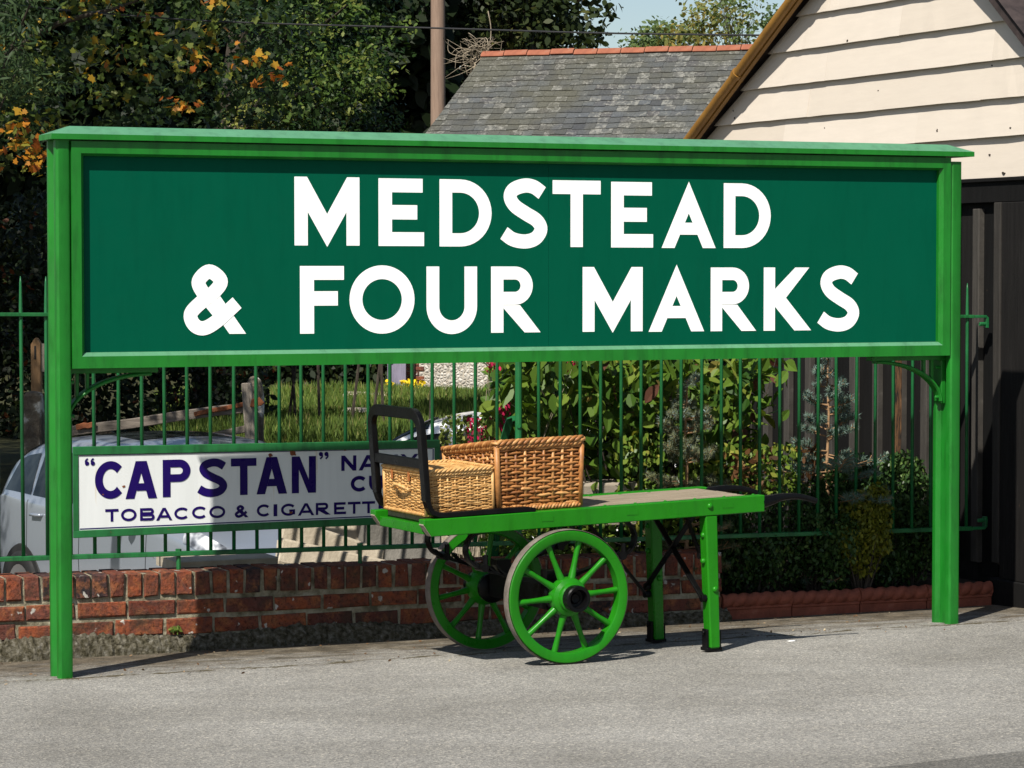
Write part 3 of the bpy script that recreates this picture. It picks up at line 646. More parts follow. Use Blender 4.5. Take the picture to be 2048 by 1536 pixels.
# ================================================================== brick wall
xe = W.loc(1445, 1106, 0).x; xs0 = -2.2
zw0, zw1 = W.loc(0, 1156, 0).z, W.loc(1440, 1106, 0).z
def ztop(x): return zw0+(zw1-zw0)*x/(xe)
print('wall end', xe, zw0, zw1)
wall = empty('brick_wall', W.o, W.yaw, label='low red brick wall with an on-edge coping, stained and lichen spotted, under the railings', cat='wall')
mb = MB(); rg.seed(5)
def brick(x0, x1, z0, z1, y0=0, y1=.214):
    t = ztop((x0+x1)/2)-.347
    mb.cbox(x0, x1, y0+rg.uniform(-.005, .007), y1, z0+t+rg.uniform(-.003, .003), z1+t+rg.uniform(-.005, .004), .0055, rg.random(), 0, .0034, rg)
x = xe
while x > xs0:
    wd = rg.uniform(.062, .069); brick(x-wd, x, .240, .347); x -= wd+rg.uniform(.011, .021)
x = xe
while x > xs0:
    wd = rg.uniform(.215, .228); brick(x-wd, x, .150, .217, .002); x -= wd+rg.uniform(.010, .016)
x = xe-.11; brick(xe-.10, xe, .060, .128, .003)
x = xe-.112
while x > xs0:
    wd = rg.uniform(.212, .226); brick(x-wd, x, .058, .128, .003); x -= wd+rg.uniform(.010, .016)
x = xe
while x > xs0:
    wd = rg.uniform(.212, .226); brick(x-wd, x, -.02, .046, .003); x -= wd+rg.uniform(.010, .016)
mb.build('brickwork', M['brick'], wall)
mb = MB(); nseg = 260
for i in range(nseg):
    a, b = xs0+(xe-xs0)*i/nseg, xs0+(xe-xs0)*(i+1)/nseg
    if i == nseg-1: b = xe-.006
    t0, t1 = ztop(a), ztop(b)
    mb.hexa([(a, .014, -1.1), (b, .014, -1.1), (b, .205, -1.1), (a, .205, -1.1), (a, .014, t0-.006), (b, .014, t1-.006), (b, .205, t1-.006), (a, .205, t0-.006)])
mb.build('mortar', M['mortar'], wall)
# rough mossy concrete footing
mb = MB(); nseg, nr = 420, 7; vs = []
xr = xe+.02
for i in range(nseg+1):
    x = xs0+(xr-xs0)*i/nseg; top = .052-.03*min(1, max(0, (x-.0)/4.2))+.014*math.sin(x*5.1)+rg.uniform(-.008, .008); out = .055+.015*math.sin(x*3.3+1)+.012*math.sin(x*11)
    for j in range(nr+1):
        u = j/nr; yy = -out*(u**.8)-.002; zz = top*(1-u**1.6)-.024*u*1.0
        vs.append((x, yy+rg.uniform(-.006, .006)*(j > 0), zz+rg.uniform(-.005, .005)))
    vs[-1] = (vs[-1][0], vs[-1][1], -.06)
mb.raw(vs, [(i*(nr+1)+j, (i+1)*(nr+1)+j, (i+1)*(nr+1)+j+1, i*(nr+1)+j+1) for i in range(nseg) for j in range(nr)])
mb.build('footing', M['footing'], wall, smooth=False)
# flat coping slab on a pier behind the wall, and small moss tufts
p0 = W.loc(352, 1141, .22); p1 = W.loc(556, 1131, .22)
pier = empty('wall_pier', W.world(p0.x, .22, -.8), W.yaw, label='square pier behind the brick wall with a pale weathered flat top', cat='pier')
mb = MB(); zt_ = .347+.8+.004
mb.box(.02, p1.x-p0.x-.02, .0, .30, 0, zt_-.05); mb.build('shaft', M['mortar'], pier)
mb = MB(); mb.cbox(0, p1.x-p0.x, -.008, .34, zt_-.05, zt_, .006, 0, 0, .003, rg); mb.build('coping', M['slab'], pier)

# ================================================================== railings
fl0, fl1 = FN.loc(46, 1117, 0), FN.loc(1933, 1057, 0); ft0, ft1 = FN.loc(46, 629, 0), FN.loc(1933, 633, 0)
def zbot(x): return fl0.z+(fl1.z-fl0.z)*(x-fl0.x)/(fl1.x-fl0.x)
def zrail(x): return ft0.z+(ft1.z-ft0.z)*(x-fl0.x)/(fl1.x-fl0.x)
fence = empty('railings', FN.o, FN.yaw, label='green iron railings with pointed bars running behind the name board to the barn', cat='railings')
xa_, xb_ = fl0.x-1.0, fl1.x+.03
def rail(zf, hh, nm):
    mb = MB(); k = 24
    mb.tube([(xa_+(xb_-xa_)*i/k, 0, zf(xa_+(xb_-xa_)*i/k)) for i in range(k+1)], .01, flat=((0, 1, 0), .036, hh)); return mb.build(nm, M['fence_rail'], fence, bevel=.002)
rail(zbot, .021, 'rail'); rail(zrail, .017, 'rail')
pitch = (fl1.x-fl0.x)/45; cap0, cap1 = FN.loc(152, 980, 0).x, FN.loc(877, 960, 0).x
xpost = FN.loc(1037, 850, 0).x
proto = None; rg.seed(3)
def bar_mesh():
    mb = MB(); hb = 1.105; ht = 1.27
    mb.tube([(0, 0, -.01), (0, 0, hb), (0, 0, hb+.02), (0, 0, ht-.03), (0, 0, ht)], [.0088, .0088, .0088, .0055, .0016], 10)
    return mb.build('bar', M['fence_green'], fence, smooth=True)
for i in range(-9, 46):
    x = fl0.x+pitch*i
    if abs(x-xpost) < .03: continue
    if proto is None: b_ = proto = bar_mesh()
    else: b_ = proto.copy(); COL.objects.link(b_); b_.parent = fence
    b_.location = (x+rg.uniform(-.003, .003), 0, zbot(x)); b_.rotation_euler = (rg.uniform(-.003, .003), rg.uniform(-.004, .004), rg.uniform(0, 3))
    b_.scale.z = (zrail(x)-zbot(x))/1.098
mb = MB(); mb.tube([(xpost, .0, -.3), (xpost, 0, zrail(xpost)+.03)], .017, 10)
st = FN.loc(1012, 880, .16)
mb.tube([(xpost-.002, .02, .98), (xpost-.005, .035, 1.0), (xpost-.02, .06, .985), (xpost-.03, .10, .9), (xpost-.02, .22, .5), (xpost-.01, .32, .1)], .012, flat=((1, 0, 0), .04, .010))
mb.tube([(xpost-.008, -.022, .955), (xpost+.005, .03, .955)], .010, 6); mb.build('post', M['fence_green'], fence, smooth='auto')
for px in (357, 720, 1302, -150): 
    x = FN.loc(px, 1110, 0).x; mb = MB(); mb.tube([(x, 0, .25), (x, 0, zbot(x)+.012)], .0105, 8); mb.tube([(x, 0, zbot(x)+.008), (x, 0, zbot(x)+.022)], .014, 6); mb.build('stub', M['fence_rail'], fence, smooth='auto')
for z_, dr in ((zrail(xb_), -1), (zbot(xb_), 1)):
    mb = MB(); mb.tube([(xb_-.01, 0, z_), (xb_+.075, 0, z_), (xb_+.083, 0, z_+.008*dr), (xb_+.083, 0, z_+.06*dr)], .01, flat=((0, 1, 0), .03, .014))
    mb.tube([(xb_+.04, 0, z_+.04*dr), (xb_+.095, 0, z_+.04*dr)], .011, 6); mb.build('wall_bracket', M['fence_green'], fence, bevel=.002)

# ================================================================== enamel tobacco sign fixed to the railings
E = Frame(FN.world(0, -.030, 0), FN.yaw)
a0, a1 = E.loc(157, 909, 0), E.loc(869, 895, 0); b0, b1 = E.loc(159, 1061, 0), E.loc(869, 1030, 0)
en = empty('enamel_sign', E.world(a0.x, 0, b0.z), E.yaw, label='white enamel tobacco advertisement with navy letters in a green iron frame on the railings', cat='sign')
ox, oz = a0.x, b0.z
EN = Frame(E.world(ox, 0, oz), E.yaw)
wE = a1.x-a0.x; hl0, hl1 = a0.z-oz, a1.z-oz; hb1 = b1.z-oz
def quad_plate(mb, x0, x1, zl0, zr0, zl1, zr1, y0, y1, mi=0):
    mb.hexa([(x0, y0, zl0), (x1, y0, zr0), (x1, y1, zr0), (x0, y1, zl0), (x0, y0, zl1), (x1, y0, zr1), (x1, y1, zr1), (x0, y1, zl1)], .5, mi)
mb = MB(); quad_plate(mb, 0, wE, 0, hb1, hl0, hl1, 0, .004); panel = mb.build('panel', M['enamel'], en)
mb = MB()   # thin navy border line
mb.box(wE-.010, wE-.005, -.0012, 0, hb1+.006, hl1-.006); quad_plate(mb, .004, wE-.01, .004, hb1+.004, .009, hb1+.009, -.0012, 0); quad_plate(mb, .004, wE-.01, hl0-.006, hl1-.006, hl0-.003, hl1-.003, -.0012, 0); mb.build('border_line', M['navy'], panel)
mb = MB(); f = .03
quad_plate(mb, -.026, wE+.026, hl0-.002, hl1-.002, hl0+.036, hl1+.036, -.007, .010); quad_plate(mb, -.026, wE+.026, -.034, hb1-.034, .0, hb1, -.007, .010)
mb.box(-.026, -.001, -.005, .008, 0, hl0); mb.box(wE+.001, wE+.026, -.005, .008, hb1, hl1)
mb.build('frame', M['fence_rail'], en, bevel=.002)
def loc_shift(items): return items
big = [('C', 190, 248, 923, 997), ('A', 251, 314, 922, 997), ('P', 325.5, 381, 919, 993.5), ('S', 394, 456, 918, 993), ('T', 462, 513, 916.5, 990), ('A', 513, 574, 914, 988), ('N', 583.5, 632, 912.5, 986)]
mid = [('N', 682.5, 712.6, 911, 941.5), ('A', 717, 757, 910, 940.5), ('V', 760, 796, 909.5, 939), ('Y', 801, 837, 908, 938), ('C', 701.5, 733, 952, 983), ('U', 738, 768, 951, 982), ('T', 772, 803, 950, 980.5)]
sm = [('T', 210.5, 237, 1018, 1043), ('O', 242, 273, 1017.5, 1042), ('B', 280, 309, 1016, 1041), ('A', 312, 344.5, 1015.5, 1040.5), ('C', 348.5, 377, 1015, 1038.5), ('C', 384, 413, 1013, 1037), ('O', 418.5, 450.5, 1012, 1036), ('&', 468, 497, 1010, 1035), ('C', 513.5, 540, 1009, 1033), ('I', 547, 554.5, 1008.5, 1032.5), ('G', 562, 590, 1007.5, 1031.5), ('A', 595.5, 628.5, 1006.5, 1031), ('R', 631.5, 661, 1005.5, 1029.5), ('E', 668, 692, 1004.5, 1028.5), ('T', 695.5, 721, 1003.5, 1027.5), ('T', 724, 750, 1002.5, 1026.5), ('E', 757, 780, 1001.5, 1025.5), ('S', 786, 810, 1000.5, 1025)]
qs = [('“', 168, 191, 917.5, 932), ('”', 636, 658, 902.5, 918)]
mbx = None
lettering('lettering', EN, -.001, big, M['navy'], panel, .215, .30)
for q in (mid[:4], mid[4:]): lettering('lettering', EN, -.001, q, M['navy'], panel, .24, .28)
for q in (sm[:7], sm[7:8], sm[8:]): lettering('lettering', EN, -.001, q, M['navy'], panel, .215, .25)
lettering('quotation_mark', EN, -.001, qs[:1], M['navy'], panel, .2); lettering('quotation_mark', EN, -.001, qs[1:], M['navy'], panel, .2)
for px, py, r_ in ((247.5, 973, .008), (541, 911, .012), (585, 907, .02), (582, 1025, .010), (690, 900, .006), (206, 989, .005)):
    c = EN.loc(px, py, -.002); n_ = 11; rr_ = [r_*rg.uniform(.6, 1.15) for _ in range(n_)]
    mb = MB(); mb.face([(c.x+rr_[i]*math.cos(2*math.pi*i/n_), -.0022, c.z+rr_[i]*.8*math.sin(2*math.pi*i/n_)) for i in range(n_)]); mb.build('rust_chip', M['rust'], panel)

# ================================================================== platform luggage trolley
C = Frame(ground(1139, 1329), R(26.0))
cart = empty('luggage_trolley', C.o, C.yaw, label='green two wheeled wooden station trolley with black end hoop carrying wicker hampers', cat='trolley')
gz0 = C.o.z
def cz(px, py, d): return C.loc(px, py, d)
D0 = .085; BW = .575
pa, pb = cz(848, 1040, D0), cz(1530, 990, D0); qa, qb = cz(868, 1075, D0), cz(1530, 1022, D0)
sl_ = (pb.z-pa.z)/(pb.x-pa.x)
def ztopr(x): return pa.z+sl_*(x-pa.x)
hr = ((ztopr(qa.x)-qa.z)+(pb.z-qb.z))/2
print('CART pa', pa, 'pb', pb, 'hr', hr, 'slope', sl_)
def rail_side(y0, y1):
    mb = MB(); n = 2
    a, b = pa.x, pb.x
    poly = [(a, ztopr(a)), (a-.0, ztopr(a)-.022), (a+.036, ztopr(a+.036)-hr), (b, ztopr(b)-hr), (b, ztopr(b))]
    mb.prism(poly, y1-y0, 'y', o=(0, y0, 0))
    r_ = mb.build('side_rail', M['cart_green'], cart, bevel=.0035)
    mb = MB(); mb.prism([(a-.0015, ztopr(a)-.024), (a+.0345, ztopr(a+.036)-hr+.001), (a+.038, ztopr(a+.036)-hr+.002), (a+.0, ztopr(a)-.020)], y1-y0-.01, 'y', o=(0, y0+.005, 0)); mb.build('worn_end', M['bare_wood'], r_)
    for px in (1095, 1265, 1456):
        x = cz(px, 1015, D0).x; zc = ztopr(x)-hr*.45; dy = -.0015 if y0 < .2 else 0
        mb = MB(); mb.box(x-.028, x+.028, y0+dy, y0+.004, zc-.011, zc+.011); mb.build('tenon', M['cart_green'], r_)
    x = cz(1420, 1020, D0).x; mb = MB(); mb.lathe([(.0, -.010), (.008, -.009), (.013, -.004), (.014, 0)], (x, y0, ztopr(x)-hr*.42), 'y', 14); mb.build('bolt', M['cart_green'], r_, smooth=True)
    return r_
rail_side(D0, D0+.055); rail_side(D0+BW-.055, D0+BW)
yi0, yi1 = D0+.056, D0+BW-.056
mb = MB(); rg.seed(8); npl = 5
for i in range(npl):
    ya, yb = yi0+(yi1-yi0)*i/npl+.0015, yi0+(yi1-yi0)*(i+1)/npl-.0015; dz = rg.uniform(-.0015, .0015); xa, xb = pa.x+.06, pb.x-.05+rg.uniform(-.004, 0)
    mb.hexa([(xa, ya, ztopr(xa)-.024+dz), (xb, ya, ztopr(xb)-.024+dz), (xb, yb, ztopr(xb)-.024+dz), (xa, yb, ztopr(xa)-.024+dz), (xa, ya, ztopr(xa)-.003+dz), (xb, ya, ztopr(xb)-.003+dz), (xb, yb, ztopr(xb)-.003+dz), (xa, yb, ztopr(xa)-.003+dz)], rg.random())
mb.build('deck', M['deck_wood'], cart, bevel=.002)
for x in (pa.x+.045, pa.x+.5, pa.x+.95, pb.x-.045):
    mb = MB(); mb.box(x-.024, x+.024, yi0+.001, yi1-.001, ztopr(x)-hr+.006, ztopr(x)-.027); mb.build('cross_beam', M['cart_green'], cart, bevel=.002)
# deck screws along the near edge
for k in range(7):
    for y in (yi0+.02, yi1-.02):
        x = pa.x+.75+.15*k; mb = MB(); mb.lathe([(.0, .004), (.006, .003), (.008, 0)], (x, y, ztopr(x)-.003), 'z', 8); mb.build('bolt', M['cart_green'], cart, smooth=True)
# wheels
RW = .2895
def wheel(y0, zc, facing, a0=76):
    wr = empty('wheel', (0, y0, zc), 0); wr.parent = cart
    n = 72; mb = MB(); ri = .241; ro = .2845
    mb.lathe([(ri, .004), (ri+.006, 0), (ro-.004, 0), (ro, .003), (ro, .052), (ri+.006, .055), (ri, .050), (ri, .004)], (0, 0, 0), 'y', n); mb.build('felloe', M['cart_green'], wr, smooth='auto')
    mb = MB(); mb.lathe([(ro+.0035, .006), (RW-.001, .006), (RW, .008), (RW, .050), (RW-.002, .053), (ro-.001, .053), (ro-.001, .001)], (0, 0, 0), 'y', n); mb.build('tyre', M['steel_tyre'], wr, smooth='auto')
    proto = None
    for k in range(10):
        a = R(a0+36*k)
        if proto is None:
            mb = MB(); rr = [.060, .09, .13, .18, .243]; wd = [.0185, .016, .0125, .0112, .0145]; dp = [.020, .018, .0145, .013, .014]; yy = [.018, .020, .023, .026, .027]
            vs = []
            for r_, w_, d_, y_ in zip(rr, wd, dp, yy):
                for j in range(10):
                    t = 2*math.pi*j/10; vs.append((r_, y_+d_*math.sin(t), w_*math.cos(t)))
            mb.raw(vs, [(i*10+j, i*10+(j+1) % 10, (i+1)*10+(j+1) % 10, (i+1)*10+j) for i in range(4) for j in range(10)])
            sp_ = proto = mb.build('spoke', M['cart_green'], wr, smooth=True)
        else: sp_ = proto.copy(); COL.objects.link(sp_); sp_.parent = wr
        sp_.rotation_euler = (0, -a, 0)
    mb = MB(); mb.lathe([(.052, -.040), (.060, -.034), (.064, -.020), (.080, -.008), (.085, .010), (.085, .034), (.074, .050), (.062, .072), (.055, .09)], (0, 0, 0), 'y', 32); mb.build('hub', M['cart_green'], wr, smooth='auto')
    mb = MB()
    mb.lathe([(.0, -.052), (.018, -.055), (.022, -.060), (.024, -.050), (.036, -.052), (.041, -.088), (.052, -.090), (.057, -.084), (.057, -.045), (.050, -.038)], (0, 0, 0), 'y', 8 if False else 24)
    mb.lathe([(.058, .088), (.066, .086), (.068, .11), (.04, .125), (.0, .125)], (0, 0, 0), 'y', 24); mb.build('axle_cap', M['black_iron'], wr, smooth='auto')
    return wr
TR = .87
zc0 = RW; zc1 = RW-SLOPE*TR
w1 = wheel(0, zc0, 1)
w2 = wheel(TR, zc1, -1, 62); w2.rotation_euler = (0, 0, math.pi)
mb = MB(); mb.tube([(0, .09, zc0), (0, TR-.09, zc1)], .024, 12); mb.box(-.035, .035, .15, TR-.15, zc1-.03, zc0+.035); mb.build('axle', M['black_iron'], cart, smooth='auto')
# scroll springs
def spring(y):
    mb = MB(); zb_ = ztopr(0)-hr-.004; xl = cz(931, 1098, y).x; xr = -xl; xl, xr = min(xl, -.36), max(xr, .36); n = 0
    zt2 = lambda x: ztopr(x)-hr-.003
    L = [(xl+.09, zt2(xl)), (xl+.045, zt2(xl)-.006), (xl+.012, zt2(xl)-.035), (xl+.0, zt2(xl)-.08), (xl+.018, zt2(xl)-.125), (xl+.055, zt2(xl)-.15), (xl+.10, zt2(xl)-.152)]
    Rr = [(xr-.09, zt2(xr)), (xr-.045, zt2(xr)-.006), (xr-.012, zt2(xr)-.035), (xr, zt2(xr)-.08), (xr-.018, zt2(xr)-.125), (xr-.055, zt2(xr)-.15), (xr-.10, zt2(xr)-.152)]
    for q in (L, Rr): mb.tube([(a.x, y, a.z) for a in spline([Vector((x, 0, z)) for x, z in q], 5)], .01, flat=((0, 1, 0), .042, .010))
    zl, zr = L[-1][1], Rr[-1][1]; xs = [(xl+.03, zl+.03), (xl+.08, zl-.006), (xl+.18, zl-.038), (0, .352), (xr-.18, zr-.038), (xr-.08, zr-.006), (xr-.03, zr+.03)]
    for k in range(3):
        q = [(a.x*(1-.14*k), y, a.z-.010*k) for a in spline([Vector((x, 0, z)) for x, z in xs], 6)]
        mb.tube(q, .01, flat=((0, 1, 0), .042, .008))
    mb.box(-.035, .035, y-.032, y+.032, .31, .39)
    for x, z in ((xl+.075, zl), (xr-.075, zr)):
        mb.lathe([(0, -.04), (.018, -.04), (.018, .04), (0, .04)], (x, y, z), 'y', 12); mb.tube([(x+.005, y-.03, z-.012), (x+.005, y-.03, z+.055)], .011, 6)
    return mb.build('spring', M['black_iron'], cart, smooth='auto')
spring(.175); spring(TR-.175-.02)
# legs
def leg(y0, drop):
    xb_ = cz(1432, 1297, D0).x; xt = cz(1424, 1030, D0).x; wd = .062; mb = MB()
    zt_ = ztopr(xt)-hr+.001; zb_ = .012-drop
    mb.hexa([(xb_-wd/2+.006, y0, zb_), (xb_+wd/2-.006, y0, zb_), (xb_+wd/2-.006, y0+.062, zb_), (xb_-wd/2+.006, y0+.062, zb_), (xt-wd/2, y0, zt_), (xt+wd/2, y0, zt_), (xt+wd/2, y0+.062, zt_), (xt-wd/2, y0+.062, zt_)])
    lg = mb.build('leg', M['cart_green'], cart, bevel=.006)
    mb = MB(); mb.box(xb_-wd/2-.008, xb_-wd/2+.003, y0+.012, y0+.056, zb_-.004, zb_+.085); mb.box(xb_+wd/2-.004, xb_+wd/2+.005, y0+.012, y0+.056, zb_-.004, zb_+.075)
    mb.box(xb_-wd/2-.010, xb_+wd/2+.007, y0+.006, y0+.066, zb_-.012, zb_+.003); mb.lathe([(0, -.012), (.009, -.010), (.009, 0)], (xb_-wd/2-.008, y0+.034, zb_+.07), 'x', 8); mb.build('iron_shoe', M['black_iron'], lg, bevel=.002)
    mb = MB(); mb.lathe([(.0, -.011), (.009, -.009), (.0135, -.004), (.0145, .002)], (xb_-.004, y0, .275), 'y', 14)
    mb.build('bolt', M['cart_green'], lg, smooth=True)
    for zz in (.40, .515): mb = MB(); mb.lathe([(.0, -.011), (.008, -.009), (.0125, -.004), (.0135, .004)], (xt-wd/2+.004, y0+.03, zz), 'x', 14); mb.build('bolt', M['cart_green'], lg, smooth=True)
    return xb_, xt
xb_, xt_ = leg(D0+.002, 0); leg(D0+BW-.064, SLOPE*.5)
yn, yf = D0+.03, D0+BW-.03; zu = ztopr(xt_)-hr-.002
for a, b in ((( xb_-.05, yn+.0, .235), (xt_-.045, yf-.05, zu)), ((xb_-.052, yf, .235), (xt_-.047, yn+.05, zu)), ((xb_-.055, yf, .20), (xt_-.38, yf, ztopr(xt_-.38)-hr)), ((xb_-.03, yn+.06, .42), (xt_-.08, yn+.06, zu))):
    mb = MB(); a, b = Vector(a), Vector(b); mb.tube([a, a.lerp(b, .5), b], .011, flat=((1, 0, 0), .026, .010) if abs(a.y-b.y) > .1 else ((0, 1, 0), .026, .010)); mb.tube([a-Vector((.01, 0, 0)), a+Vector((.02, 0, 0))], .017, 8); mb.build('brace', M['black_iron'], cart, bevel=.001)
# black curved handles
for y in (D0+.0275, D0+BW-.0275):
    pts = [(pb.x-.005, ztopr(pb.x)-.034, .030), (pb.x+.05, ztopr(pb.x)-.025, .024), (pb.x+.10, ztopr(pb.x)-.0155, .018), (pb.x+.16, ztopr(pb.x)-.013, .0145), (pb.x+.22, ztopr(pb.x)-.020, .0135), (pb.x+.285, ztopr(pb.x)-.039, .0135)]
    q = spline([Vector((x, z, r_)) for x, z, r_ in pts], 6); mb = MB(); mb.tube([(a.x, y, a.y) for a in q], [a.z for a in q], 10); mb.build('handle', M['black_iron'], cart, smooth='auto')
# end hoop
xh = pa.x+.028; ya, yb = D0+.026, D0+BW-.026; zf = ztopr(xh)+.004
ztp = cz(790, 824, .35).z; zcr = cz(850, 930, D0).z
def lean(z): return xh-.035*(z-zf)/.45
hp = [(ya, zf+.05)]
P_ = [Vector((lean(zf+.06), ya, zf+.06)), Vector((lean(zf+.25), ya, zf+.25))]
cr = .075
hoop = [(ya, zf+.07), (ya, zf+.2), (ya, zf+.32)]+[(ya+cr-cr*math.cos(R(t)), ztp-cr+cr*math.sin(R(t))) for t in range(0, 91, 10)]+[(yb-cr+cr*math.sin(R(t)), ztp-cr+cr*math.cos(R(t))) for t in range(0, 91, 10)]+[(yb, zf+.32), (yb, zf+.2), (yb, zf+.07)]
mb = MB(); mb.tube([(lean(z), y, z) for y, z in hoop], .01, flat=((1, 0, 0), .026, .048))
mb.box(lean(zcr)-.010, lean(zcr)+.010, ya+.02, yb-.02, zcr-.021, zcr+.021)
for y in (ya, yb):
    run = [(lean(zf+.09), zf+.09), (lean(zf+.07)+.001, zf+.07), (xh+.004, zf+.045), (xh+.018, zf+.022), (xh+.045, zf+.012), (xh+.08, zf+.010), (xh+.25, zf+.010+sl_*.22), (xh+.46, zf+.009+sl_*.43), (xh+.50, zf+.002+sl_*.47)]
    mb.tube([(x, y, z) for x, z in run], .01, flat=((0, 1, 0), .046, .022))
mb.build('end_hoop', M['black_iron'], cart, bevel=.003)

# ================================================================== wicker hampers
def wicker(name, label, mat, o, w, d, h, rows, nx, ny, r, taper=.0, rim=.012, group=None, lidh=.03, slump=0):
    root = empty(name, o, (0, -math.atan(sl_), C.yaw), label=label, cat='basket', group=group)
    mb = MB(); sx, sy = w/nx, d/ny; per = 2*(nx+ny)
    def perim(u, off, z):       # u in stake units round the perimeter
        k = 1+taper*(z/h-1); ww, dd = w/2*k, d/2*k; u %= per
        if u < nx: p = (-ww+2*ww*u/nx, -dd); nn = (0, -1)
        elif u < nx+ny: p = (ww, -dd+2*dd*(u-nx)/ny); nn = (1, 0)
        elif u < 2*nx+ny: p = (ww-2*ww*(u-nx-ny)/nx, dd); nn = (0, 1)
        else: p = (-ww, dd-2*dd*(u-2*nx-ny)/ny); nn = (-1, 0)
        return (p[0]+nn[0]*off, p[1]+nn[1]*off, z)
    pitch = (h-lidh-.02)/rows
    for k in range(rows):
        z = .014+pitch*(k+.5); pts = []; rr = r*rg.uniform(.85, 1.1); ph = rg.uniform(-.0015, .0015)
        for q in range(per*4):
            u = q/4; a = math.cos(math.pi*u+math.pi*k)
            pts.append(Vector(perim(u, a*r*.72+rg.uniform(-.0006, .0006), z+ph+rg.uniform(-.0008, .0008)+.0018*math.sin(u*1.7+k))))
        # break the row in rods of slightly different colour
        cuts = sorted(rg.sample(range(0, len(pts), 2), max(4, per//5)))
        cuts = cuts+[cuts[0]+len(pts)]
        for a, b in zip(cuts[:-1], cuts[1:]):
            seg = [pts[i % len(pts)] for i in range(a, b+1)]
            if len(seg) > 2: mb.tube(seg, rr, 6, rnd=min(1, max(0, rg.gauss(.5, .27))))
    for u in range(per):
        mb.tube([perim(u, 0, .004), perim(u, 0, h*.5), perim(u, 0, h-lidh)], r*1.15, 6, rnd=rg.random())
    for u in (0, nx, nx+ny, 2*nx+ny): mb.tube([perim(u, .003, .004), perim(u, .003, h*.5), perim(u, .003, h-lidh)], r*2.0, 8, rnd=rg.uniform(.4, .9))
    def rope(z, off, rad, turns, n=3, mbx=None, closed=True):
        for s_ in range(n):
            pts = []
            for q in range(per*6):
                u = q/6; a = 2*math.pi*(u*turns/per+s_/n); pts.append(perim(u, off+rad*.9*math.cos(a), z+rad*.9*math.sin(a)))
            mbx.tube(pts, rad*.85, 6, closed=True, rnd=rg.uniform(.3, .95))
    rope(.010, .003, r*1.35, per*.9, 3, mb)
    k = 1-.5*taper; mb.hexa([(-w/2*(1-taper)+.007, -d/2*(1-taper)+.007, .005), (w/2*(1-taper)-.007, -d/2*(1-taper)+.007, .005), (w/2*(1-taper)-.007, d/2*(1-taper)-.007, .005), (-w/2*(1-taper)+.007, d/2*(1-taper)-.007, .005), (-w/2+.007, -d/2+.007, h-lidh), (w/2-.007, -d/2+.007, h-lidh), (w/2-.007, d/2-.007, h-lidh), (-w/2+.007, d/2-.007, h-lidh)], .5, 1)
    mb.build('body', [mat, M['wicker_core']], root, smooth=True)
    lid = MB()
    rope(h-lidh+.002, .004, r*1.3, per*.8, 3, lid); rope(h-lidh+.012+r, .008, r*1.5, per*.55, 3, lid)
    zl = h-.014; nr = int(d/(r*2.35))
    for k in range(nr):
        y = -d/2+d*(k+.5)/nr; pts = []
        for q in range(nx*4+1):
            u = q/4; pts.append((-w/2+w*u/nx, y+rg.uniform(-.0006, .0006), zl-.006+r*.9*math.cos(math.pi*u+math.pi*k)+.006*math.sin(math.pi*u/nx)*math.sin(math.pi*(k+.5)/nr)))
        lid.tube(pts, r*.95, 6, rnd=min(1, max(0, rg.gauss(.55, .25))))
    lid.box(-w/2+.004, w/2-.004, -d/2+.004, d/2-.004, h-lidh+.001, zl-.010, .5, 1)
    lid_ = lid.build('lid', [mat, M['wicker_core']], root, smooth=True)
    if slump:                                        # the old hamper has sunk towards its back
        for o_ in root.children:
            for v in o_.data.vertices: v.co.z -= slump*(v.co.y/d+.5)*max(0, v.co.z)/h
    return root
rg.seed(21)
dA = .150; h0, h1 = cz(993, 1020, dA), cz(1163, 1008, dA); hz = cz(1080, 872, dA).z
wA = h1.x-h0.x; cxA = (h0.x+h1.x)/2; dpA = .53; hA = hz-ztopr(cxA)
oA = C.world(cxA, dA+dpA/2-.012, ztopr(cxA)+.003)
print('hamper', wA, dpA, hA)
wicker('wicker_hamper', 'large reddish brown wicker hamper standing on the trolley behind the small basket', M['wicker_red'], oA, wA*1.0, dpA, hA, 18, 9, 12, .0064, taper=.05, lidh=.042, slump=.058)
dB = .148; k0, k1 = cz(851, 1034, dB), cz(986, 1023, dB); kz = cz(930, 934, dB).z
wB = k1.x-k0.x-.004; cxB = (k0.x+k1.x)/2; dpB = .425; hB = kz-ztopr(cxB)
print('basket', wB, dpB, hB)
small = wicker('wicker_basket', 'small honey coloured wicker basket behind the black hoop of the trolley', M['wicker_pale'], C.world(cxB, dB+dpB/2, ztopr(cxB)+.003), wB, dpB, hB, 23, 9, 13, .0041, lidh=.03)
mb = MB()
for s_ in range(3):
    pts = []
    for q in range(41):
        t = q/40; y = (.5-t)*.155; z = hB*.52+.022*math.sin(math.pi*t); a = 2*math.pi*(t*7+s_/3); x = -wB/2-.012-.028*math.sin(math.pi*t)
        pts.append((x+.004*math.cos(a), y, z+.004*math.sin(a)))
    mb.tube(pts, .0042, 6, rnd=.5+.2*s_)
mb.build('handle', M['wicker_pale'], small, smooth=True)
for y in (-.07, .11):
    mb = MB(); mb.tube([(-wB/2+.05, y, hB+.004), (-wB/2-.002, y, hB+.003), (-wB/2-.013, y, hB-.012), (-wB/2-.012, y, hB-.062)], .01, flat=((0, 1, 0), .017, .003)); mb.build('strap', M['strap'], small)

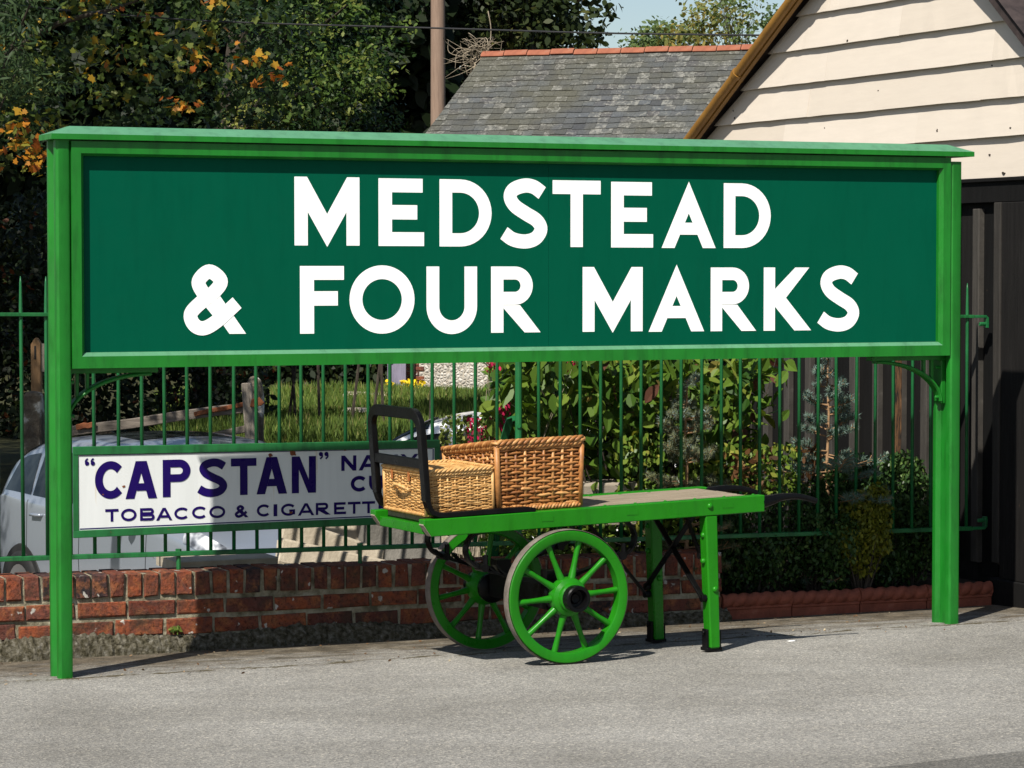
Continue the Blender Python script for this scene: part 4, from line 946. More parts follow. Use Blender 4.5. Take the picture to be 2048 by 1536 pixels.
# ================================================================== weatherboarded barn (gable end seen obliquely)
B = Frame((2.585, 14.68, 0), math.atan2(-.913, .407))
barn = empty('barn', B.o, B.yaw, label='barn gable with cream weatherboards above black tarred boards at the right', cat='building')
xap, half, slope = -1.36, 2.55, .66; zap = B.loc(1595, -7, -.10).z + slope*(B.loc(1595, -7, -.10).x*-1 + xap)
vL0, vL1 = B.loc(1381, 283, -.12), B.loc(1595, -7, -.12); vR0, vR1 = B.loc(1978, 0, -.16), B.loc(2048, 92, -.16)
sL = (vL1.z-vL0.z)/(vL1.x-vL0.x); sR = (vR1.z-vR0.z)/(vR1.x-vR0.x)
print('BARN slopes', sL, sR, vL0, vL1, vR0, vR1)
# apex where the two verges meet
xap = (vR0.z-sR*vR0.x-(vL0.z-sL*vL0.x))/(sL-sR); zap = vL0.z+sL*(xap-vL0.x)
print('apex', xap, zap)
ZC = B.loc(1980, 356.5, 0).z; zeL, zeR = 2.32, 2.32
xL = xap-(zap-zeL)/sL; xR = xap+(zap-zeR)/(-sR); ZB = -.95
print('barn xL,xR', xL, xR, 'ZC', ZC)
# board lower edges
pitchz = (B.loc(1750, 7.5, -.02).z-B.loc(1750, 292, -.02).z)/4; z0_ = B.loc(1750, 292, -.02).z
rg.seed(4); mb = MB(); k = -1
def xl_(z): return xap-(zap-z)/sL
def xr_(z): return xap+(zap-z)/(-sR)
while True:
    za = z0_+pitchz*k; zb2 = za+pitchz+.014
    if k == -1: za = ZC
    if za > zap-.05: break
    zb2 = min(zb2, zap-.01); cut = []
    xa, xb = xl_(max(za, zeL+.0))+.0, xr_(max(za, zeR)); xa2, xb2 = xl_(max(zb2, zeL)), xr_(max(zb2, zeR))
    js = [0, rg.uniform(.18, .45), rg.uniform(.55, .85), 1]
    if k == 1: js[1] = .30
    for a, b in zip(js[:-1], js[1:]):
        xa_1, xb_1 = xa+(xb-xa)*a+(.001 if a else 0), xa+(xb-xa)*b; xa_2, xb_2 = min(max(xa2, xa_1), xb2), max(min(xb2, xb_1), xa2)
        if a > 0: xa_2 = max(xa2, xa_1)
        if b < 1: xb_2 = min(xb2, xb_1)
        n = 10; w_ = [rg.uniform(-.0013, .0013) for _ in range(n+1)]; vs = []
        for i in range(n+1):
            t = i/n; xx = xa_1+(xb_1-xa_1)*t; x2 = xa_2+(xb_2-xa_2)*t; dz = w_[i]; yo = -.037+rg.uniform(-.002, .002)
            vs += [(xx, yo, za+dz), (x2, -.006, zb2), (x2, .012, zb2), (xx, yo+.020, za+dz)]
        mb.raw(vs, [(4*i+q, 4*i+(q+1) % 4, 4*i+4+(q+1) % 4, 4*i+4+q) for i in range(n) for q in range(4)]+[(0, 1, 2, 3), (4*n+3, 4*n+2, 4*n+1, 4*n)], rg.random())
    k += 1
mb.build('weatherboard', M['cream'], barn)
for px, py, sz in ((1874, 261, .010), (2021, 256, .009), (1979, 310, .008), (2006, 346, .014), (1466, 222, .008), (1469, 236, .009), (1756, 181, .005), (1984, 131, .007), (1694, 82, .009), (1560, 330, .01), (1649, 256, .006)):
    q = B.loc(px, py, -.03); f = ((q.z-z0_)/pitchz) % 1; y = -.0395+.031*f; q = B.loc(px, py, y); n_ = 9; rr_ = [sz*.6*rg.uniform(.4, 1.3) for _ in range(n_)]
    mb = MB(); mb.prism([(q.x+rr_[i]*1.6*math.cos(2*math.pi*i/n_), q.z+rr_[i]*1.3*math.sin(2*math.pi*i/n_)) for i in range(n_)], .006, 'y', o=(0, y-.001, 0)); mb.build('nail_stain', M['bark'], barn)
mb = MB(); mb.box(xL, xR, -.045, .02, ZC-.13, ZC-.002, .1); mb.box(xL, xR, -.062, -.02, ZC-.022, ZC-.001, .2); mb.build('beam', M['black_boards'], barn, bevel=.003)
mb = MB(); x = xL; rg.seed(9)
while x < xR:
    wd = rg.uniform(.18, .24); mb.box(x, x+wd-.006, rg.uniform(-.004, .004), .03, ZB, ZC-.131, rg.random()*.55); x += wd
mb.build('wall', M['black_boards'], barn, bevel=.002)
bx = [B.loc(1962, 700, 0).x, B.loc(2016, 700, 0).x]; dxb = bx[1]-bx[0]; proto = None
for i in range(-13, 8):
    x = bx[0]+dxb*i
    if x < xL+.1 or x > xR-.05: continue
    if proto is None:
        mb = MB(); mb.cbox(-.031, .031, -.034, .0, 0, ZC-.135-.16, .004, .95); o_ = proto = mb.build('batten', M['black_boards'], barn)
    else: o_ = proto.copy(); COL.objects.link(o_); o_.parent = barn
    o_.location = (x, -.005, .16+rg.uniform(-.02, .02)); o_.scale.z = .985
xq = B.loc(1796, 800, -.02).x; zq0, zq1 = B.loc(1796, 905, -.02).z, B.loc(1796, 690, -.02).z
xq = bx[0]+dxb*round((xq-bx[0])/dxb); mb = MB(); mb.cbox(xq-.030, xq+.030, -.0435, -.037, zq0, zq1, .002, .5, 0, .002, rg); mb.build('bare_board', M['bare_brown'], barn)
xb_1 = B.loc(2004, 900, 0).x
mb = MB(); mb.box(xb_1-.012, xb_1+.05, -.055, -.006, .18, ZC-.131, .8); mb.box(xb_1+.055, xR, -.05, -.006, .10, ZC-.131, .55); mb.box(xb_1-.02, xR, -.075, -.004, ZB, .10, .25); mb.build('corner_boards', M['black_boards'], barn, bevel=.004)
# roof: corrugated sheets with an overhang, ochre verge on the left slope
OV, LEN = .13, 5.0
def rooft(sgn, s_, xe_, nm):
    mb = MB(); L_ = abs(xe_-xap); th = math.hypot(1, s_); n = 140; k = 18; vs = []
    up = Vector((-s_*1.0, 0, 1)).normalized() if True else 0
    for j in range(k+1):
        t = j/k; xx = xap+(xe_-xap)*t*1.06; zz = zap+s_*(xx-xap)+.015
        for i in range(n+1):
            yy = -OV+(LEN+OV)*i/n; c = .018*math.cos(yy*2*math.pi/.076)
            vs.append((xx+up.x*c, yy, zz+up.z*c+.02))
    mb.raw(vs, [(j*(n+1)+i, j*(n+1)+i+1, (j+1)*(n+1)+i+1, (j+1)*(n+1)+i) for j in range(k) for i in range(n)])
    return mb.build(nm, M['dark_roof'], barn, smooth=True)
rooft(-1, sL, xL, 'roof'); rooft(1, sR, xR, 'roof')
def verge(s_, xe_, mat, nm, hh, yo):
    mb = MB(); xa = xap; xb = xap+(xe_-xap)*1.06
    n = 14
    for i in range(n):
        a, b = xa+(xb-xa)*i/n, xa+(xb-xa)*(i+1)/n; za_, zb_ = zap+s_*(a-xap), zap+s_*(b-xap)
        mb.hexa([(a, yo, za_-hh), (b, yo, zb_-hh), (b, yo+.026, zb_-hh), (a, yo+.026, za_-hh), (a, yo, za_+.028), (b, yo, zb_+.028), (b, yo+.026, zb_+.028), (a, yo+.026, za_+.028)])
    p = [(xa+(xb-xa)*i/n, yo-.016, zap+s_*(xa+(xb-xa)*i/n-xap)+.012) for i in range(n+1)]
    mb.tube(p, .030, 12); i = 6
    for q in (4.2, 4.6, 8.5):
        c = Vector(p[int(q)]).lerp(Vector(p[int(q)+1]), q-int(q)); d = (Vector(p[1])-Vector(p[0])).normalized(); mb.tube([c-d*.018, c+d*.018], .037, 12)
    return mb.build(nm, mat, barn, smooth='auto')
verge(sL, xL, M['ochre'], 'bargeboard', .030, -OV+.012)
mb = MB(); n = 12
for i in range(n):
    a, b = xap+(xR-xap)*1.06*i/n, xap+(xR-xap)*1.06*(i+1)/n; za_, zb_ = zap+sR*(a-xap), zap+sR*(b-xap)
    mb.hexa([(a, -OV+.02, za_-.06), (b, -OV+.02, zb_-.06), (b, -OV+.045, zb_-.06), (a, -OV+.045, za_-.06), (a, -OV+.02, za_+.012), (b, -OV+.02, zb_+.012), (b, -OV+.045, zb_+.012), (a, -OV+.045, za_+.012)])
mb.build('verge_board', M['dark_roof'], barn, bevel=.002)
mb = MB()
mb.prism([(xL, ZB), (xR, ZB), (xR, zeR-.02), (xap, zap-.03), (xL, zeL-.02)], LEN-.05, 'y', o=(0, .035, 0)); mb.build('interior_wall', M['dark_roof'], barn)

# ================================================================== slate roofed cottage
rL, rRr = at(970, 109, 50), at(1512, 97, 48.5); rRr.z = rL.z
eL = at(788, 352, 47.4)
rd = (rRr-rL); rd.z = 0; yawK = math.atan2(rd.y, rd.x); K = Frame((rL.x, rL.y, -.9), yawK)
cot = empty('cottage', K.o, yawK, label='flint and brick cottage with grey slate hipped roof and terracotta ridge behind the barn', cat='building')
def kl(p): d = Vector(p)-K.o; return Vector((d.dot(K.t), d.dot(K.n), d.z))
Rz = kl(rL).z; e = kl(eL); ey, ez, ex = e.y, e.z, e.x
print('COT', Rz, e, math.degrees(yawK)); RL = 8.5
slopeL = math.hypot(ey, Rz-ez); rows = 22; mb = MB(); rg.seed(2)
def hipx(t): return ex*t                       # left edge of the front slope at depth t (0 ridge, 1 eave)
nrm_ = Vector((0, -(Rz-ez), -ey)).normalized(); nrm_ = Vector((0, nrm_.y, abs(nrm_.z)))
for r_ in range(rows):
    ta, tb = (r_)/rows, (r_+1.0)/rows+.012
    x = hipx(tb)-.12*rg.random()-(.5 if r_ % 2 else 0)*.2
    while x < RL:
        wd = rg.uniform(.185, .215); xa, xb = x+.003, x+wd
        l0, l1 = max(xa, hipx(ta)), max(xa, hipx(tb)); r0_, r1_ = max(xb, hipx(ta)), max(xb, hipx(tb))
        if r1_-l1 > .02:
            lift0, lift1 = .002, .014+rg.uniform(0, .007); dt = rg.uniform(-.004, .004)*1; sk = rg.uniform(-.003, .003)
            def pt(xx, t, lf): return Vector((xx, ey*t, Rz+(ez-Rz)*t))+nrm_*lf
            v = [pt(l0, ta, lift0), pt(max(r0_, l0+.001), ta, lift0), pt(r1_, tb+dt+sk, lift1), pt(l1, tb+dt-sk, lift1)]
            u = [q-nrm_*.009 for q in v]
            px_, pt_ = (l1+.5), tb
            rv = rg.random()
            if x > 1.2+2*rg.random() and rg.random() < .5: rv = min(1, rv+.35)
            if r_ < 9 and x < .6+rg.random() and rg.random() < .6: rv = rg.uniform(.62, .88)
            mb.raw(v+u, [(0, 1, 2, 3), (7, 6, 5, 4), (3, 2, 6, 7), (0, 3, 7, 4), (1, 5, 6, 2)], rv)
        x += wd
roof = mb.build('roof', M['slate'], cot)
mb = MB(); yb_ = -ey
mb.face([(0, 0, Rz-.02), (RL, 0, Rz-.02), (RL, ey, ez-.02), (ex+.02, ey, ez-.02)]); mb.face([(0, 0, Rz-.02), (RL, 0, Rz-.02), (RL, yb_, ez-.02), (ex+.02, yb_, ez-.02)]); mb.face([(-.01, 0, Rz-.03), (ex+.01, ey, ez-.03), (ex+.01, yb_, ez-.03)])
mb.build('roof_deck', M['dark_slab'], cot)
n = 20; proto = None; Lr = .43
for i in range(n):
    if proto is None:
        mb = MB(); prof = [(-.115, -.075), (-.06, -.012), (0, .022), (.06, -.012), (.115, -.075)]; inn = [(a*.85, b-.018) for a, b in prof][::-1]
        mb.prism(prof+inn, Lr-.012, 'x'); o_ = proto = mb.build('ridge_tile', M['ridge_clay'], cot, bevel=.004)
    else: o_ = proto.copy(); COL.objects.link(o_); o_.parent = cot
    o_.location = (-.05+Lr*i, 0, Rz+.045+rg.uniform(-.008, .008)); o_.rotation_euler = (0, rg.uniform(-.012, .012), 0)
# walls
wl = kl(at(812, 790, 47.3)); wx, wy = wl.x, wl.y
qx = kl(at(852, 790, 47.3)).x-wx
mb = MB(); mb.prism([(wx+.01, wy+.01), (RL-.2, wy+.01), (RL-.2, -wy-.01), (wx+.01, -wy-.01)], ez-.02, 'z'); mb.build('wall', M['flint'], cot)
mb = MB(); z = .0; i = 0
while z < ez-.05:
    q = qx*(1.0 if i % 2 else .72); mb.cbox(wx, wx+q, wy-.012, wy+.2, z, z+.068, .006, rg.random()*.86); mb.box(wx-.011, wx+.01, wy-.008, wy+.4*q/qx, z, z+.068, rg.random()*.86); z += .082; i += 1
mb.build('quoin', M['brick'], cot)
pl = at(775, 790, 46.9); pr = at(812, 790, 46.9)
dp = empty('painted_door', (pl.x, pl.y, -.75), 0, label='plain purple grey painted door leaf standing open beside the cottage corner', cat='door')
mb = MB(); mb.box(0, pr.x-pl.x, 0, .05, .05, 2.1); mb.build('leaf', M['lilac'], dp, bevel=.006)
mb = MB(); mb.lathe([(0, -.06), (.03, -.05), (.03, -.02), (.012, -.01), (.012, 0)], (.05, 0, .95), 'y', 10); mb.build('knob', M['black_iron'], dp, smooth=True)
s0, s1 = at(684, 797, 40), at(782, 797, 40)
mb = MB(); mb.cbox(0, s1.x-s0.x, 0, .9, 0, .16, .02, jit=.008, rg=rg); tag(mb.build('concrete_step', M['slab'], loc=(s0.x, s0.y, s0.z-.1), bevel=.01), 'long pale concrete step lying in the grass left of the cottage', 'step')
b0 = at(712, 826, 34); mb = MB(); mb.lathe([(0, .10), (.12, .09), (.2, .03), (.22, -.05)], (0, 0, 0), 'z', 9); o_ = mb.build('boulder', M['slab'], loc=b0, bevel=.01); o_.scale = (1.0, .7, .7); tag(o_, 'pale grey stone half buried in the grass below the concrete step', 'stone')
r0_, r1_ = at(700, 748, 52), at(778, 750, 52)
fr = empty('field_fence', (r0_.x-1.2, r0_.y, bank_z(r0_.x, 52)-.1), math.atan2(r1_.y-r0_.y, r1_.x-r0_.x), label='low yellowish timber rail fence in the shade beyond the grass', cat='fence')
zz = r0_.z-fr.location.z
for q in (0, -.4):
    mb = MB(); mb.box(0, 2.4, 0, .05, zz-.09+q, zz+.09+q); mb.build('rail', M['yellow_wood'], fr)
for q in (.1, 1.2, 2.25): mb = MB(); mb.box(q, q+.12, .05, .17, -.3, zz+.15); mb.build('post', M['yellow_wood'], fr)

# ================================================================== telegraph pole and cable
tp = at(876, 240, 56); mb = MB(); mb.tube([(0, 0, -.3), (0, 0, 4), (0, 0, 9), (0, 0, 13)], [.155, .15, .138, .13], 18)
pole = empty('telegraph_pole', (tp.x, tp.y, bank_z(tp.x, 56)), 0, label='brown wooden telegraph pole rising behind the slate roof', cat='pole'); mb.build('shaft', M['pole'], pole, smooth='auto')
mb = MB(); mb.box(-.8, .8, -.2, -.13, 11.9, 12.05); mb.build('cross_arm', M['pole'], pole)
pts = []
for px, py in ((-260, -36), (0, 6), (200, 26), (450, 43.5), (865, 56), (1200, 66), (1520, 70.5), (1546, 71)):
    Yw = 17.0-(px-1546)*.0022; pts.append(at(px, py, Yw))
c_ = pts[-1]; q = spline(pts, 8); mb = MB(); mb.tube([a-c_ for a in q], .0058, 6); tag(mb.build('cable', M['wire'], loc=c_, smooth=True), 'thin black overhead cable crossing the trees to the barn roof', 'cable')

# ================================================================== parked cars in the yard
ST = [(1.93, .50, .55, .58), (1.86, .64, .66, .72), (1.7, .74, .75, .84), (1.4, .80, .84, .93), (1.1, .83, .90, .985), (.95, .84, .92, 1.02), (.6, .845, .935, 1.24), (.28, .845, .94, 1.41), (-.1, .845, .95, 1.475), (-.6, .845, .96, 1.495), (-1.1, .84, .975, 1.465), (-1.45, .825, .99, 1.40), (-1.68, .80, 1.0, 1.28), (-1.82, .76, .97, 1.10), (-1.90, .69, .82, .88), (-1.935, .60, .55, .58)]
_sx = np.array([s_[0] for s_ in ST[::-1]]); _sv = np.array([s_[1:] for s_ in ST[::-1]])
def station(x):
    return [float(np.interp(x, _sx, _sv[:, i])*.5+.25*np.interp(x-.06, _sx, _sv[:, i])+.25*np.interp(x+.06, _sx, _sv[:, i])) for i in range(3)]
def carsec(x):
    w_, b, t = station(x); k = max(.03, t-b); low = .20 if abs(x) < 1.75 else .20+(abs(x)-1.75)*.8
    f = min(1, k/.4)
    return [(w_*.80, low), (w_*.955, low+.07), (w_*.985, min(.42, b*.7)), (w_, min(.62, b*.88)), (w_*.985, b-.02), (w_*.965, b+.01), (w_*(.95-.15*f), t-.20*k), (w_*(.86-.16*f), t-.06*k), (w_*.42, t-.005), (0, t+.012)]
def cars(x, v, side):
    q = carsec(x); i = min(int(v), len(q)-2); f = v-i
    P = [q[max(i-1, 0)], q[i], q[i+1], q[min(i+2, len(q)-1)]]
    def cr(a, b, c, d): return .5*(2*b+(c-a)*f+(2*a-5*b+4*c-d)*f*f+(3*b-a-3*c+d)*f**3)
    y = q[i][0]*(1-f)+q[i+1][0]*f; z = q[i][1]*(1-f)+q[i+1][1]*f
    y = .5*y+.5*cr(*[p[0] for p in P]); z = .5*z+.5*cr(*[p[1] for p in P])
    return Vector((x, y*side, z))
def patch(mb, fx, v0, v1, side, off=.004, nx=14, nv=6, mi=0, both=False):
    vs = []
    for i in range(nx+1):
        for j in range(nv+1):
            v = v0+(v1-v0)*j/nv; x = fx(i/nx, j/nv); p = cars(x, v, side)
            du = cars(x+.01, v, side)-cars(x-.01, v, side); dv = cars(x, min(v+.05, 8.99), side)-cars(x, v-.05, side); n_ = du.cross(dv); n_ = n_.normalized() if n_.length > 0 else Vector((0, 0, 1))
            if n_.dot(Vector((0, side*.5, .5 if v > 6 else 0)))+(.3*n_.x*(1 if x > 0 else -1)) < 0: n_ = -n_
            vs.append(p+n_*off)
    mb.raw(vs, [(i*(nv+1)+j, (i+1)*(nv+1)+j, (i+1)*(nv+1)+j+1, i*(nv+1)+j+1) for i in range(nx) for j in range(nv)], .5, mi)
def make_car(name, label, mat, loc, yaw):
    r_ = empty(name, loc, yaw, label=label, cat='car')
    mb = MB(); nx, vs = 72, []; vv = [i*9/40 for i in range(41)]
    ring_ = [(v, 1) for v in vv]+[(v, -1) for v in vv[::-1][1:]]
    for i in range(nx+1):
        x = 1.93-3.86*i/nx
        vs += [cars(x, min(v, 8.999), s_) for v, s_ in ring_]
    k = len(ring_)
    mb.raw(vs, [(i*k+j, i*k+j+1, (i+1)*k+j+1, (i+1)*k+j) for i in range(nx) for j in range(k-1)]+[tuple(range(k)), tuple(range(nx*k+k-1, nx*k-1, -1))])
    mb.build('body', mat, r_, smooth='auto')
    for s_ in (-1, 1):
        for (xa, xb) in ((-1.66, -1.14), (-1.10, -.28), (-.20, .62)):
            def fx(u, v, xa=xa, xb=xb):
                e = xb-(.34*v if xb > .5 else .05*v); s0 = xa+(.10*v if xa < -1.3 else 0); return s0+(e-s0)*u
            mb = MB(); patch(mb, fx, 5.12, 5.93, s_); mb.build('side_window', M['glass'], r_, smooth=True)
        mb = MB(); patch(mb, lambda u, v: 1.28+.50*u-.05*v, 4.1, 6.3, s_, .006, 10, 8); mb.build('headlight', M['lamp'], r_, smooth=True)
        mb = MB(); patch(mb, lambda u, v: -1.84-.05*u, 3.4, 5.0, s_, .006, 6, 8); mb.build('rear_light', M['terracotta'], r_, smooth=True)
        mb = MB()
        for xs in (.80, -.24, -1.10): patch(mb, lambda u, v, xs=xs: xs-.004+.008*u+(.0 if xs > -1 else -.06*v), 1.0, 5.0, s_, .0015, 1, 20)
        mb.build('door_seam', M['rubber'], r_)
        for xs in (-.95, -.12):
            mb = MB(); p = cars(xs, 4.0, s_); y = p.y+s_*.028
            mb.tube([(xs-.085, p.y, .885), (xs-.075, y, .885), (xs+.075, y, .890), (xs+.085, p.y, .890)], .012, 8); mb.build('door_handle', mat, r_, smooth=True)
        mb = MB(); p = cars(1.0, 3.6, s_); mb.lathe([(0, s_*.012), (.02, s_*.010), (.024, 0)], (.92, p.y, .74), 'y', 12); mb.build('side_repeater', M['lamp'], r_, smooth=True)
        for xw in (1.20, -1.22):
            yb_ = cars(xw, 2.9, s_).y; mb = MB(); mb.lathe([(0, 0), (.345, 0), (.352, -.012*s_)], (xw, yb_+s_*.010, .30), 'y', 36); mb.build('wheel_arch', M['rubber'], r_)
            mb = MB(); mb.lathe([(.19, .0), (.20, s_*.012), (.27, s_*.016), (.295, -s_*.002), (.30, -s_*.06)], (xw, yb_+s_*.016, .30), 'y', 36); ty = mb.build('wheel', M['rubber'], r_, smooth=True)
            mb = MB(); mb.lathe([(0, s_*.010), (.05, s_*.012), (.06, s_*.004), (.16, s_*.002), (.195, s_*.012)], (xw, yb_+s_*.014, .30), 'y', 24); mb.build('rim', M['chrome'], ty, smooth=True)
        mb = MB(); p = cars(.62, 5.0, s_); mb.lathe([(0, -.06), (.05, -.05), (.07, 0), (.05, .03), (0, .035)], (.66, p.y+s_*.10, 1.0), 'x', 14); mb.box(.62, .68, min(p.y, p.y+s_*.1), max(p.y, p.y+s_*.1), .96, .985); mb.build('door_mirror', mat, r_, smooth='auto')
    for xa, xb, nm in ((.90, .34, 'windscreen'), (-1.36, -1.66, 'rear_window')):
        mb = MB()
        for s_ in (-1, 1): patch(mb, lambda u, v, xa=xa, xb=xb: xa+(xb-xa)*u, 6.25, 8.99, s_, .005, 12, 12)
        mb.build(nm, M['glass'], r_, smooth=True)
    mb = MB(); 
    for s_ in (-1, 1): patch(mb, lambda u, v: -.15-.75*u, 7.9, 8.99, s_, .004, 8, 6)
    mb.build('sunroof', M['glass'], r_, smooth=True)
    return r_
aC = R(-55); fw = Vector((math.cos(aC), math.sin(aC), 0)); rt = Vector((math.sin(aC), -math.cos(aC), 0))
pf = at(345, 1120, 19.2); pf.z = -1.0
c0 = pf-rt*.84-fw*1.20
make_car('parked_car', 'silver hatchback parked behind the railings at the left', M['silver'], (c0.x, c0.y, -1.01), aC)
pw = at(1205, 850, 23.4)
make_car('parked_car', 'white car mostly hidden behind the hampers and shrub', M['car_white'], (pw.x, pw.y, -.95), R(-9))

# ================================================================== old gate and posts beyond the yard
def stone_post(px, py0, py1, Y, wpx, label, mat, taper=.9, point=.35, lean=0):
    a, b = at(px, py1, Y), at(px, py0, Y); wd = wpx/FOC*Y; h = b.z+1.2; r_ = empty('gate_post', (a.x, Y, -1.2), 0, label=label, cat='post')
    mb = MB(); n = 9; vs = []; rg.seed(int(px))
    zs = [0, .3, .6, .9, 1.2, 1.5, 1.8, h-wd*point, h]
    zs = [z for z in zs if z < h-wd*point-.05]+[h-wd*point, h-wd*point*.4, h]
    for i, z in enumerate(zs):
        k = 1-(1-taper)*z/h; k *= (1, 1, 1)[0]
        if i == len(zs)-2: k *= .72
        if i == len(zs)-1: k *= .22
        for x, y in ((-.5, -.5), (.5, -.5), (.5, .5), (-.5, .5)): vs.append((x*wd*k+rg.uniform(-.012, .012)+lean*z, y*wd*k+rg.uniform(-.012, .012), z))
    m_ = len(zs); mb.raw(vs, [(4*i+j, 4*i+(j+1) % 4, 4*i+4+(j+1) % 4, 4*i+4+j) for i in range(m_-1) for j in range(4)]+[(4*m_-4, 4*m_-3, 4*m_-2, 4*m_-1)])
    mb.build('shaft', mat, r_, bevel=.015); return r_
YG = 24.5
stone_post(68, 782, 1000, YG, 38, 'squat stone gate post blotched with pale lichen at the left', M['lichen_stone'], 1.0, .15)
stone_post(97, 800, 1000, YG+.5, 26, 'narrow lichened stone post close behind the squat one', M['lichen_stone'], 1.0, .15)
stone_post(509, 752, 960, YG-.4, 40, 'pointed rough concrete gate post with rusty hinge band', M['lichen_stone'], .86, .5)
a = at(71, 676, YG+.35); wp = empty('wooden_post', (a.x, YG+.35, -.8), 0, label='brown pointed wooden post rising above the lichened stone post', cat='post')
hh = a.z+.8; ww = 20/FOC*YG/2
mb = MB(); mb.prism([(-ww, 0), (ww, 0), (ww, hh-.05), (.01, hh), (-.01, hh), (-ww, hh-.06)], .09, 'y'); mb.build('shaft', M['new_wood'], wp, bevel=.006)
mb = MB(); mb.box(ww+.002, ww+.05, .02, .045, hh-.30, hh-.05); mb.build('batten', M['gate_wood'], wp); mb = MB(); mb.box(-.012, .004, -.004, .004, hh-.19, hh-.07); mb.build('slot', M['rubber'], wp)
gt = empty('field_gate', at(506, 960, YG-.7), 0, label='old grey wooden field gate sagging between stone posts', cat='gate'); go = Vector(gt.location)
def bar_between(name, pxa, pya, pxb, pyb, ha, th, Y, mat, dy=0):
    a, b = at(pxa, pya, Y)-go, at(pxb, pyb, Y)-go; mb = MB(); n = 5
    mb.tube([a.lerp(b, i/n)+Vector((0, dy, rg.uniform(-.006, .006))) for i in range(n+1)], .01, flat=((0, 1, 0), th, ha)); return mb.build(name, mat, gt, bevel=.006)
bar_between('stile', 493, 765, 508, 975, .085, .08, YG-.72, M['gate_wood'])
bar_between('rail', 100, 868, 512, 812, .085, .07, YG-.64, M['gate_rail']); bar_between('rail', 120, 936, 492, 858, .06, .05, YG-.60, M['gate_rail']); bar_between('brace', 186, 852, 345, 930, .07, .04, YG-.55, M['gate_wood'])
bar_between('hinge_strap', 388, 829, 520, 801, .04, .012, YG-.70, M['rust']); bar_between('hinge_strap', 152, 854, 192, 849, .05, .012, YG-.70, M['rust']); bar_between('hinge_band', 502, 806, 524, 801, .07, .05, YG-.76, M['rust'])

# ================================================================== slabs and blocks behind the wall
def fblock(name, label, px, py, d, L_, H_, T_, ang, mat, lean_=.0, cat='slab'):
    p = FN.loc(px, py, d); o_ = None; mb = MB(); mb.cbox(-L_/2, L_/2, 0, T_, -H_/2, H_/2,   .010, 0, 0, .009, rg)
    o_ = mb.build(name, mat, loc=FN.world(p.x, d, p.z), bevel=.003); o_.rotation_euler = (lean_, ang, FN.yaw); tag(o_, label, cat, None); return o_
fblock('concrete_slab', 'topmost pale concrete slab propped behind the wall left of the trolley', 722, 1062, .66, .62, .16, .05, R(15), M['slab'], -.42)
fblock('concrete_slab', 'middle pale concrete slab striped with railing shadows behind the wall', 668, 1094, .52, .56, .15, .05, R(19), M['slab'], -.30)
fblock('concrete_slab', 'lowest pale concrete slab resting just behind the brick coping', 690, 1130, .40, .70, .14, .05, R(14), M['slab'], -.38)
fblock('kerb_stone', 'dark grey kerb block behind the wall by the far cart wheel', 806, 1090, .55, .42, .22, .15, R(4), M['dark_slab'], -.2, 'kerb stone')
fblock('kerb_stone', 'long thin pale kerb lying aslant behind the trolley springs', 900, 1088, .9, .5, .09, .15, R(16), M['slab'], -.1, 'kerb stone')
fblock('planter', 'grey timber planter edge showing above the trolley deck', 1192, 1010, .34, .50, .22, .25, 0, M['bare_wood'], 0, 'planter')

# ================================================================== flower bed: rope edging, soil
g0 = W.world(xe+.012, .02, 0); g1 = W.world(W.loc(1985, 1185, .02).x, .02, 0); ED = Frame(g0, math.atan2(g1.y-g0.y, g1.x-g0.x)); Le = (g1-g0).length; ED.o.z = 0
mb = MB(); 
nn_ = ED.n
q = [g0+ED.t*-.02+nn_*.05, g1+ED.t*.05+nn_*.05, g1+ED.t*.5+nn_*2.2, g0-ED.t*2.2+nn_*2.2, g0+ED.t*-2.2+nn_*.18, g0+ED.t*-.02+nn_*.18]
mb.face([(p.x, p.y, .055) for p in q]); tag(mb.build('flower_bed', M['soil']), kind='structure')
proto = None; ne = 4; cuts = [0, .25, .5, .745, 1]
for i in range(ne):
    Li = Le/ne-.004
    if proto is None:
        r_ = empty('edging_tile', (0, 0, 0), ED.yaw, label='dark red rope twist edging tile along the flower bed', cat='edging tile', group='rope edging tiles along the flower bed')
        mb = MB(); mb.box(0, Li, 0, .045, -.06, .068); mb.box(0, Li, -.006, .05, .045, .060); mb.build('base', M['terracotta'], r_, bevel=.004)
        mb = MB(); n, m_ = 90, 20; vs = []
        for a_ in range(n+1):
            x = Li*a_/n
            for j in range(m_):
                t = 2*math.pi*j/m_; rr_ = .030+.012*abs(math.sin(math.pi*x/.065+t*.5*2))**.6; vs.append((x, .022+rr_*math.cos(t), .088+rr_*math.sin(t)*.92))
        mb.raw(vs, [(a_*m_+j, a_*m_+(j+1) % m_, (a_+1)*m_+(j+1) % m_, (a_+1)*m_+j) for a_ in range(n) for j in range(m_)]+[tuple(range(m_-1, -1, -1)), tuple(range(n*m_, n*m_+m_))])
        mb.build('rope_top', M['terracotta'], r_, smooth='auto'); proto = r_
    else: r_ = copy_tree(proto)
    p = g0+ED.t*(Le*i/ne); r_.location = (p.x, p.y, gz(p.x, p.y)+rg.uniform(-.006, .004)); r_.rotation_euler = (rg.uniform(-.03, .03), rg.uniform(-.008, .008), ED.yaw)

